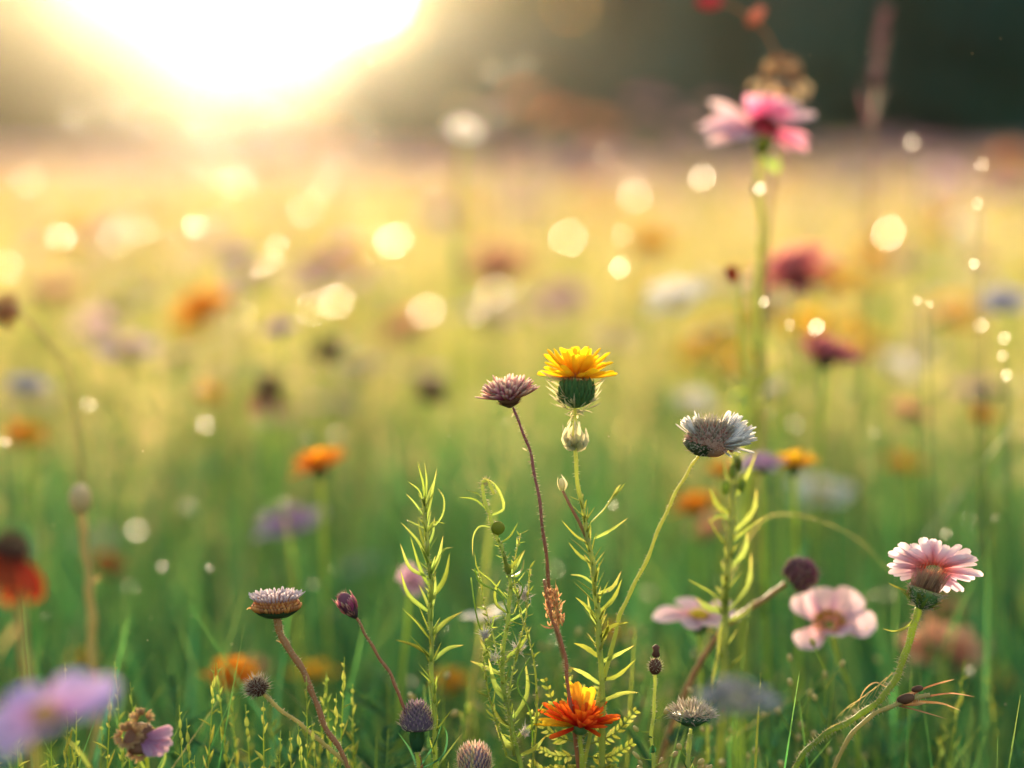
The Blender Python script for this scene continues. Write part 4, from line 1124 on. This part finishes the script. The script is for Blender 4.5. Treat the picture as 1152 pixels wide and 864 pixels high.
# --- grass seed head beside maroon stem
p = Plant('grass_seed_head', 'tan grass seed head with a dark brown sheath beside the reddish stem', 'grass stalk',
          [(612, 652), (618, 684), (626, 708), (634, 732), (640, 770)], (1.8, 2.2), mat='stem_brown', hairs=80)
mb = MB()
for i in range(110):
    t = random.random(); x = 626 - 6 * t + rnd(-9, 9); y = 706 - 42 * t
    mb.ribbon(arc(P(x, y, FOCUS + rnd(-.006, .006)), RT * rnd(-1, 1) - FW * rnd(-1, 1), UP, rnd(5, 10) * PX, rnd(.5, 1.3), 0, 3), 2.4 * PX, (-FW + rvec(.5)).normalized(), 'lance', .4)
p.part(mb, 'spikelet', 'tan_floret')
mb = MB(); leaf_px(mb, [(629, 708), (627, 680), (626, 650)], 6, fold=.7); leaf_px(mb, [(625, 706), (614, 706), (606, 700)], 3.5); p.part(mb, 'sheath', 'stem_brown')

# --- brown bud on knobbly stalk
def berry_weed(label, stem, head, D=FOCUS, n=16, seedhead=True, name='budding_weed'):
    p = Plant(name, label, 'plant', stem, (1.8, 2.4), D=D, mat='stem_pale', hairs=100, hair_px=2.5)
    k = K * D
    m = len(p.path) - 1
    for i in range(n):
        f = rnd(.22, .75) * m; j = int(f); q = p.path[j]; a = rnd(0, 6.28); d = RT * math.cos(a) + FW * math.sin(a)
        e = q + d * rnd(8, 26) * k + UP * rnd(2, 16) * k
        mb = MB(); tw = MB(); tw.tube([q, q.lerp(e, .5) - UP * 2 * k, e], .5 * k, 5)
        mb.blob(e, d + UP, rnd(2.2, 4.2) * k, rnd(8, 13) * k, 8, 5)
        p.part(mb, 'small_bud', 'small_bud', p.part(tw, 'twig', 'stem_green'))
    lf = MB(); leafy(lf, p.path, .25, .8, 10, 26, 7, D); p.part(lf, 'foliage', 'leaf_mid')
    if seedhead:
        x, y = head; mb = MB(); mb.blob(P(x, y + 6, D), UP, 7.5 * k, 19 * k); mb.lathe(P(x + 1, y - 4, D), UP, [(2 * k, 0), (5 * k, 3 * k), (3 * k, 8 * k), (4.5 * k, 12 * k), (1 * k, 15 * k)], 9, .2)
        hd = p.part(mb, 'seed_capsule', 'brown_head'); mb = MB(); bristle_dome(mb, P(x, y + 6, D), UP, 7 * k, 9 * k, 70, 4 * k, .4 * k, lo=-.5); p.part(mb, 'bristle', 'hair', hd)
    return p
berry_weed('dark brown capsule on a knobbly yellowish stalk right of the orange red bloom', [(737, 757), (736, 790), (734, 830), (735, 870)], (737, 744))
berry_weed('low weed with small tan buds below the grey green bristly flower head', [(776, 825), (774, 845), (778, 880)], (0, 0), n=14, seedhead=False)
berry_weed('weed of pale tan buds standing behind the pink side view flower', [(812, 700), (806, 740), (800, 790), (796, 850)], (0, 0), D=1.38, n=26, seedhead=False)

# --- grey green bristly head
p = Plant('bristly_flower', 'grey green bristly flower head low down between the capsule and blue flower', 'flower', [(777, 820), (776, 838), (774, 870)], (1.8, 2.4), mat='stem_pale')
c = P(778, 806, FOCUS); ax = (UP - FW * .2).normalized()
mb = MB(); petals(mb, c, ax, 50, 26 * PX, 3 * PX, .35, .3, 4 * PX, 'spike', .2, .3); bristle_dome(mb, c, ax, 22 * PX, 10 * PX, 170, 12 * PX, .6 * PX, jit=.25); p.part(mb, 'corolla', 'pale_bristle')
mb = MB(); mb.lathe(c - ax * 12 * PX, ax, [(2 * PX, 0), (10 * PX, 3 * PX), (20 * PX, 9 * PX), (22 * PX, 13 * PX)], 16, .06); p.part(mb, 'involucre', 'leaf_dark')

# --- slightly soft leafy plant behind the white flower
D = 1.40
p = Plant('leafy_weed', 'yellowish leafy weed a little out of focus under the white scruffy flower', 'plant',
          [(828, 512), (826, 545), (822, 590), (818, 640), (816, 690), (814, 740)], (3.4, 5.0), D=D, mat='stem_pale', hairs=140, hair_px=4)
mb = MB()
for pts, w in (([(826, 560), (838, 540), (852, 508)], 10), ([(826, 550), (818, 535), (815, 515)], 10), ([(824, 580), (806, 568), (800, 548)], 10), ([(824, 590), (810, 580), (796, 590)], 8), ([(823, 600), (846, 575), (850, 550)], 12), ([(822, 620), (806, 600), (798, 582)], 11), ([(822, 610), (838, 596), (860, 582)], 9), ([(818, 680), (800, 664), (774, 652)], 12), ([(818, 690), (796, 684), (782, 672)], 12), ([(818, 690), (842, 660), (846, 620)], 12), ([(820, 640), (838, 620), (840, 596)], 9), ([(818, 700), (840, 690), (850, 672)], 12)):
    leaf_px(mb, pts, w, D, dd=rnd(-.03, .03), serr=.15)
leafy(mb, p.path, .03, .6, 60, 28, 5, D)
p.part(mb, 'foliage', 'leaf_bright')
mb = MB()
for x, y in ((824, 530), (830, 522), (816, 548), (834, 545)): mb.blob(P(x, y, D), UP, 5 * K * D, 18 * K * D)
p.part(mb, 'bud', 'leaf_bright')

# --- dark purple bud on a long drooping stalk
D = 1.43
p = Plant('scabious_bud', 'round dark purple bud blurred on a slanting brown stalk left of the pink daisy', 'flower bud', [(884, 656), (868, 668), (845, 684), (815, 706), (790, 740)], (3, 3.4), D=D, mat='stem_brown')
c = P(900, 646, D); mb = MB(); k = K * D
mb.blob(c, UP, 16 * k, 28 * k); bristle_dome(mb, c, (RT * .7 + UP * .5).normalized(), 15 * k, 15 * k, 420, 7 * k, 1.2 * k, lo=-.8, jit=.3); p.part(mb, 'flower_disc', 'dusky_floret')
mb = MB(); bristle_dome(mb, c, (RT * .5 - FW * .8).normalized(), 15 * k, 18 * k, 90, 7 * k, 1.3 * k, lo=.3); p.part(mb, 'corolla', 'purple_floret')

# --- mauve pink flower with broad petals
D = 1.47; k = K * D
p = Plant('cosmos_flower', 'mauve pink flower of broad petals with an amber centre left of the pink daisy', 'flower', [(936, 716), (944, 745), (960, 790), (966, 850)], (2.6, 3), D=D)
c = P(933, 702, D); ax = (UP * .75 - FW * .6 - RT * .1).normalized()
mb = MB(); petals(mb, c, ax, 6, 46 * k, 38 * k, .25, .2, 6 * k, 'round', .22, .2, cols=5); p.part(mb, 'corolla', 'pale_pink_petal')
mb = MB(); bristle_dome(mb, c, ax, 15 * k, 9 * k, 140, 6 * k, 1.2 * k); p.part(mb, 'flower_disc', 'yellow_disc')
mb = MB(); leafy(mb, p.path, .2, .7, 12, 34, 8, D); p.part(mb, 'foliage', 'leaf_mid')

# --- tall pink flower
D = 1.68; k = K * D
p = Plant('cosmos_flower', 'tall pink flower rising above the meadow against the dark wood', 'flower', [(855, 172), (853, 215), (857, 262), (855, 300), (851, 345), (853, 400), (848, 450), (844, 520)], (3.6, 5.2), D=D, mat='stem_pale', hairs=120, hair_px=4)
c = P(858, 150, D); ax = (UP * .88 + RT * .2 - FW * .4).normalized()
mb = MB()
petals(mb, c, ax, 6, 48 * k, 22 * k, .75, .1, 5 * k, 'round', .1, .25, arcspan=(.5, 2.4), cols=5)
petals(mb, c, ax, 4, 46 * k, 20 * k, .05, -.3, 5 * k, 'round', .1, .25, arcspan=(-.5, .5), cols=5)
pale = p.part(mb, 'corolla', 'hot_pink_petal')
mb = MB(); petals(mb, c, ax, 6, 66 * k, 24 * k, .05, -.25, 5 * k, 'round', .1, .25, arcspan=(2.4, 3.9), cols=5); petals(mb, c, ax, 5, 58 * k, 20 * k, .12, -.4, 5 * k, 'round', .15, .25, arcspan=(2.9, 4.3), cols=5); petals(mb, c + ax * 12 * k, ax, 4, 54 * k, 22 * k, .45, -.1, 5 * k, 'round', .1, .25, arcspan=(-.35, 1.2), cols=5); p.part(mb, 'pale_petals', 'pale_pink_petal')
mb = MB(); bristle_dome(mb, c + ax * 4 * k, ax, 13 * k, 12 * k, 160, 8 * k, 1.0 * k); p.part(mb, 'flower_disc', 'brown_head')
mb = MB(); mb.lathe(P(855, 176, D), ax, [(4 * k, 0), (8 * k, 5 * k), (11 * k, 14 * k), (10 * k, 20 * k)], 14, .05); leaf_px(mb, [(859, 178), (872, 190), (874, 172)], 16, D); p.part(mb, 'involucre', 'leaf_bright')
mb = MB()
for pts, w in (([(852, 372), (866, 382), (880, 376)], 8), ([(850, 420), (838, 408), (828, 400)], 9), ([(850, 430), (836, 418), (832, 404)], 8), ([(849, 440), (866, 424), (882, 410)], 9), ([(848, 450), (838, 440), (820, 444)], 9), ([(848, 460), (862, 450), (874, 446)], 9), ([(852, 395), (866, 390), (878, 392)], 7), ([(848, 470), (832, 462), (816, 452)], 9), ([(848, 475), (866, 465), (884, 436)], 8)):
    leaf_px(mb, pts, w, D, dd=rnd(-.03, .03))
leafy(mb, p.path, .45, .75, 14, 34, 9, D)
p.part(mb, 'foliage', 'leaf_bright')
mb = MB(); mb.blob(P(853, 213, D), UP, 7 * k, 15 * k); p.part(mb, 'stem_node', 'papery')

# --- arching twig with red buds, top right
D = 1.72; k = K * D
p = Plant('bud_stalk', 'arching stalk with a red bud and a blurred brown flower head at the top', 'plant', [(800, 2), (826, 8), (850, 26), (870, 52), (884, 84), (878, 140), (866, 230), (860, 360)], (1.6, 2.0), D=D, mat='stem_brown')
mb = MB(); mb.blob(P(798, 2, D), RT, 9 * k, 32 * k); p.part(mb, 'bud', 'red_petal')
mb = MB(); mb.blob(P(850, 18, D), RT + UP, 7 * k, 28 * k); p.part(mb, 'seed_capsule', 'salmon_petal')
c = P(880, 84, D); mb = MB(); petals(mb, c, UP, 16, 36 * k, 15 * k, -.3, -.7, 5 * k, 'round', .2, .2); petals(mb, c, UP, 10, 22 * k, 12 * k, .5, .2, 5 * k, 'round', .2, .2); p.part(mb, 'corolla', 'fawn_petal')
mb = MB(); bristle_dome(mb, c, UP, 18 * k, 18 * k, 120, 7 * k, 1.4 * k, lo=-.3); p.part(mb, 'flower_disc', 'tan_floret')

# --- grass spike
D = 1.95; k = K * D
p = Plant('grass_spike', 'tall blurred grass spike against the dark wood at top right', 'grass stalk', [(994, 20), (989, 60), (985, 110), (980, 180), (976, 260), (972, 360)], (1.4, 1.4), D=D, mat='stem_brown')
mb = MB()
for i in range(160):
    t = random.random(); x = 995 - 11 * t; y = 18 + 82 * t
    a = rnd(0, 6.28); d = RT * math.cos(a) + FW * math.sin(a)
    mb.ribbon(arc(P(x, y, D) + d * rnd(0, 4) * k, d, UP, rnd(7, 13) * k, rnd(.9, 1.4), 0, 3), 3.4 * k, d, 'lance', .3)
p.part(mb, 'spikelet', 'dusky_floret')
mb = MB(); leaf_px(mb, [(982, 150), (974, 120), (968, 96)], 7, D); leaf_px(mb, [(982, 140), (990, 110), (1000, 92)], 7, D); p.part(mb, 'leaf_blade', 'dusky_floret')

# --- thin bud stalk left of the tall pink flower
D = 1.62; k = K * D
p = Plant('small_bud', 'tiny rust red bud left of the tall pink flower stalk', 'flower bud', [(824, 318), (830, 345), (836, 400), (838, 470)], (1.2, 2), D=D)
mb = MB(); mb.blob(P(823, 309, D), UP - RT * .4, 7 * k, 22 * k); bristle_dome(mb, P(823, 309, D), UP, 6 * k, 9 * k, 40, 4 * k, .8 * k); p.part(mb, 'bud', 'rust_petal')

# --- drooping seed head, left edge
D = 1.62; k = K * D
p = Plant('seed_head', 'pale drooping seed head on a bowed straw stalk at the left edge', 'seed head', [(22, 352), (38, 366), (58, 390), (76, 415), (84, 450), (90, 520)], (1.6, 1.6), D=D, mat='straw', hairs=80)
c = P(10, 350, D); mb = MB(); bristle_dome(mb, c, (-RT + UP * .2).normalized(), 14 * k, 14 * k, 170, 9 * k, .7 * k, lo=-.4); mb.blob(c, RT, 11 * k, 26 * k); p.part(mb, 'flower_disc', 'tan_floret')

# --- pale stalk at lower left
D = 1.52; k = K * D
p = Plant('dry_stalk', 'thick yellow dry stalk with a pale rounded tip at lower left', 'grass stalk', [(91, 572), (95, 610), (99, 655), (103, 700), (105, 760)], (5.2, 6), D=D, mat='straw')
mb = MB(); mb.blob(P(90, 562, D), UP, 13 * k, 36 * k); p.part(mb, 'seed_capsule', 'papery')
mb = MB(); leaf_px(mb, [(101, 660), (110, 650), (112, 646)], 6, D); p.part(mb, 'bract', 'straw')

# --- dark red coneflower at left edge
D = 1.03; k = K * D
p = Plant('coneflower', 'dark headed flower with drooping rust red petals cut by the left edge', 'flower', [(16, 640), (20, 668), (24, 700), (30, 760)], (4.5, 6), D=D, mat='straw')
c = P(12, 622, D); ax = (UP + RT * .2 - FW * .1).normalized()
mb = MB(); petals(mb, c, ax, 12, 62 * k, 24 * k, -.55, -.55, 8 * k, 'round', .12, .25); p.part(mb, 'corolla', 'rust_petal')
mb = MB(); bristle_dome(mb, c, ax, 18 * k, 20 * k, 220, 7 * k, 1.2 * k, lo=-.1); mb.blob(c, ax, 17 * k, 30 * k); p.part(mb, 'flower_disc', 'brown_head')
mb = MB(); leaf_px(mb, [(24, 700), (10, 716), (-6, 745)], 16, D, prof='blade'); p.part(mb, 'leaf_blade', 'straw')

# --- small half withered pink flower at bottom left
D = 1.25; k = K * D
p = Plant('scabious_flower', 'half withered pink and tan flower with dark hollows near the bottom left', 'flower', [(160, 842), (166, 858), (170, 890)], (2.2, 2.8), D=D, mat='stem_green')
c = P(158, 830, D); ax = (UP * .5 - FW * .85).normalized(); A, u, v = frame(ax)
mb = MB(); petals(mb, c, ax, 9, 34 * k, 11 * k, .35, .1, 6 * k, 'strap', .12, .3, arcspan=(-1.1, .35)); p.part(mb, 'corolla', 'mauve_petal')
mb = MB()
for cx, cyy, R, n in ((-13, -1, 10, 120), (2, -20, 7, 60), (-1, 14, 9, 90)):
    q = c + RT * cx * k - UP * cyy * k
    for i in range(n):
        a = rnd(0, 6.283); d = u * math.cos(a) + v * math.sin(a)
        mb.ribbon(arc(q, d, ax, rnd(6, 10) * k, rnd(.6, 1.2), -.6, 4, R * rnd(.7, 1.1) * k), 2.6 * k, ax, 'strap', .3)
p.part(mb, 'floret', 'tan_floret')
mb = MB(); mb.lathe(c - ax * 14 * k, ax, [(3 * k, 0), (16 * k, 5 * k), (20 * k, 11 * k), (16 * k, 15 * k)], 16, .08); p.part(mb, 'flower_disc', 'brown_head')
mb = MB(); leaf_px(mb, [(172, 880), (186, 852), (180, 826), (172, 818)], 4, D); leaf_px(mb, [(166, 870), (158, 856), (156, 846)], 5, D); p.part(mb, 'leaf_blade', 'leaf_bright')

# --- dried curled seed stalk at lower right
p = Plant('dried_stalk', 'dry brown seed stalk with curled awns below the sharp pink daisy', 'seed head', [(1046, 782), (1026, 786), (1005, 794), (980, 806), (955, 830)], (2.8, 2.4), mat='straw', hairs=80)
mb = MB()
for pts, w in (([(1020, 786), (1040, 774), (1064, 766), (1074, 765)], 4), ([(1012, 790), (1036, 784), (1070, 780), (1098, 782)], 4), ([(1016, 788), (1040, 790), (1060, 792), (1080, 800)], 5), ([(1008, 790), (1020, 782), (1034, 776)], 8), ([(1010, 792), (1030, 792), (1044, 790)], 9), ([(1010, 794), (1034, 800), (1066, 806)], 3)):
    leaf_px(mb, pts, w, FOCUS, fold=.6, dd=rnd(-.02, .02))
p.part(mb, 'awn', 'tan_floret')
mb = MB(); mb.blob(P(1019, 786), RT + UP * .2, 6 * PX, 22 * PX); mb.blob(P(1032, 775), RT + UP * .2, 4 * PX, 14 * PX); p.part(mb, 'seed_capsule', 'brown_head')

# --- grass blades and stray stalks
def grass_stalk(label, pts, w, D, mat='leaf_bright', name='wild_grass'):
    path = path_px(pts, D); g = path[-1]
    root = thing(name, label, 'grass', (g.x, g.y, 0))
    mb = MB(); mb.ribbon(path[::-1], w * K * D, (-FW + RT * .4).normalized(), 'blade', .5); mb.build('blade', M[mat], root, root.location)
    mb = MB(); mb.tube([path[-1], path[-1].lerp(path[-5], .5), path[-5]], w * K * D * .4, 6); mb.build('sheath', M['stem_green'], root, root.location)
grass_stalk('broad green grass blade slanting in from the right edge', [(1156, 452, 1.55), (1130, 490, 1.6), (1095, 535, 1.7), (1060, 582, 1.82), (1035, 640, 1.95)], 9, 1.5, 'leaf_mid')
grass_stalk('thin grass blade bent over above the dark purple bud', [(1010, 660), (985, 625), (950, 598), (900, 580), (862, 582), (840, 610)], 2.2, 1.48, 'straw')
grass_stalk('upright green grass blade at the right behind the pink daisy', [(1112, 600), (1110, 680), (1108, 760), (1104, 860)], 14, 1.55, 'leaf_mid')
grass_stalk('thin blade curving behind the maroon flower stem', [(578, 500), (566, 540), (554, 580), (546, 640)], 5, 1.6)
grass_stalk('thin straight blade left of the tangled weed', [(436, 452), (446, 500), (452, 560), (456, 620)], 8, 1.75, 'leaf_mid')
grass_stalk('thin green blade left of the purple bud', [(312, 545), (322, 590), (330, 640), (334, 700)], 5, 1.7)
grass_stalk('yellow green blade at the foot of the grey blue flower', [(856, 758), (853, 800), (850, 850)], 6, 1.32)
grass_stalk('bent yellow blade at the bottom left corner', [(70, 828), (86, 842), (104, 870)], 7, 1.2)
grass_stalk('thin dark blade crossing behind the small fluffy seed head', [(330, 730), (336, 780), (344, 830)], 5, 1.5, 'leaf_mid')
grass_stalk('slender blade between the capsule weed and orange red bloom', [(716, 690), (712, 740), (708, 800)], 4, 1.42)

# --- low herbs crowding the foot of the sharp plants
def herb_proto(kind):
    root = thing('meadow_herb', 'low leafy meadow herb among the grass at the foot of the sharp flowers', 'plant', group='low meadow herbs')
    H = .34; st = MB(); lf = MB(); bd = MB()
    path = cat_rom([Vector((rnd(-.01, .01), rnd(-.01, .01), H)), Vector((rnd(-.012, .012), 0, H * .6)), Vector((0, 0, 0))], 8)
    st.tube(path, [.0002 + .0013 * i / 16 for i in range(17)], 6)
    if kind == 0:
        leafy(lf, path, .02, .8, 46, 26, 4.2, FOCUS, up=(.5, 1.2), curl=(-.5, .4))
    elif kind == 1:
        for i in range(12):
            a = i * 2.4; z = H * (1 - i / 16); d = Vector((math.cos(a), math.sin(a), 0)); e = Vector((0, 0, z)) + d * rnd(.02, .04) + Vector((0, 0, rnd(.0, .03)))
            c = [Vector((0, 0, z - .02)).lerp(e, f / 8) for f in range(9)]; lf.tube(c, .0005, 4)
            for j in range(16):
                q = c[min(7, j // 2 + 1)].lerp(c[min(8, j // 2 + 2)], (j % 2) * .5); tg = (c[8] - c[0]).normalized(); sd = tg.cross(Vector((0, 0, 1))).normalized()
                for sg in (-1, 1): lf.ribbon(arc(q, sd * sg, tg, rnd(.010, .015) * (1 - j / 24), rnd(.5, .9), .3, 5), .0032, Vector((0, 0, 1)), 'lance', .2)
    else:
        leafy(lf, path, .15, .8, 26, 20, 6, FOCUS, up=(.4, 1.1))
        for i in range(14):
            a = i * 2.4; z = H * (1 - i / 40); d = Vector((math.cos(a), math.sin(a), 0)); e = Vector((0, 0, z)) + d * rnd(.006, .018) + Vector((0, 0, .008)); st.tube([Vector((0, 0, z - .006)), e], .0004, 4); bd.blob(e, d + Vector((0, 0, 1)), .0017, .005, 7, 4)
    st.build('stem', M['stem_green'], root); lf.build('foliage', M['leaf_mid' if kind else 'leaf_bright'], root)
    if bd.v: bd.build('flower_buds', M['small_bud'], root)  # small unopened buds on the side twigs
    return root
HP = [herb_proto(0), herb_proto(1), herb_proto(2), herb_proto(0)]
for i in range(160):
    o = HP[i] if i < 4 else copy_tree(HP[i % 4])
    d = rnd(1.38, 1.9) if i % 4 else rnd(1.27, 1.36)
    px = rnd(-20, 1180) if i % 2 else rnd(480, 1010) if i % 4 else rnd(-20, 420); py = rnd(735, 850) - (30 if 520 < px < 800 else 0)
    t = P(px, py, d); z = t.z / .34
    if 585 < px < 715 and d < 1.34: t = P(px + 150, py, d)
    o.location = (t.x, t.y, 0); o.scale = (rnd(.8, 1.2),) * 2 + (z,); o.rotation_euler = (0, 0, rnd(0, 6.28))

# --- pollen and plant down drifting in the light
mb = MB()
for i in range(70):
    d = rnd(1.15, 1.5); q = P(rnd(0, 1152), rnd(20, 860), d); mb.blob(q, rvec(), rnd(.00025, .0006), rnd(.0005, .0016), 5, 3)
o = mb.build('drifting_pollen', M['papery']); o['kind'] = 'stuff'
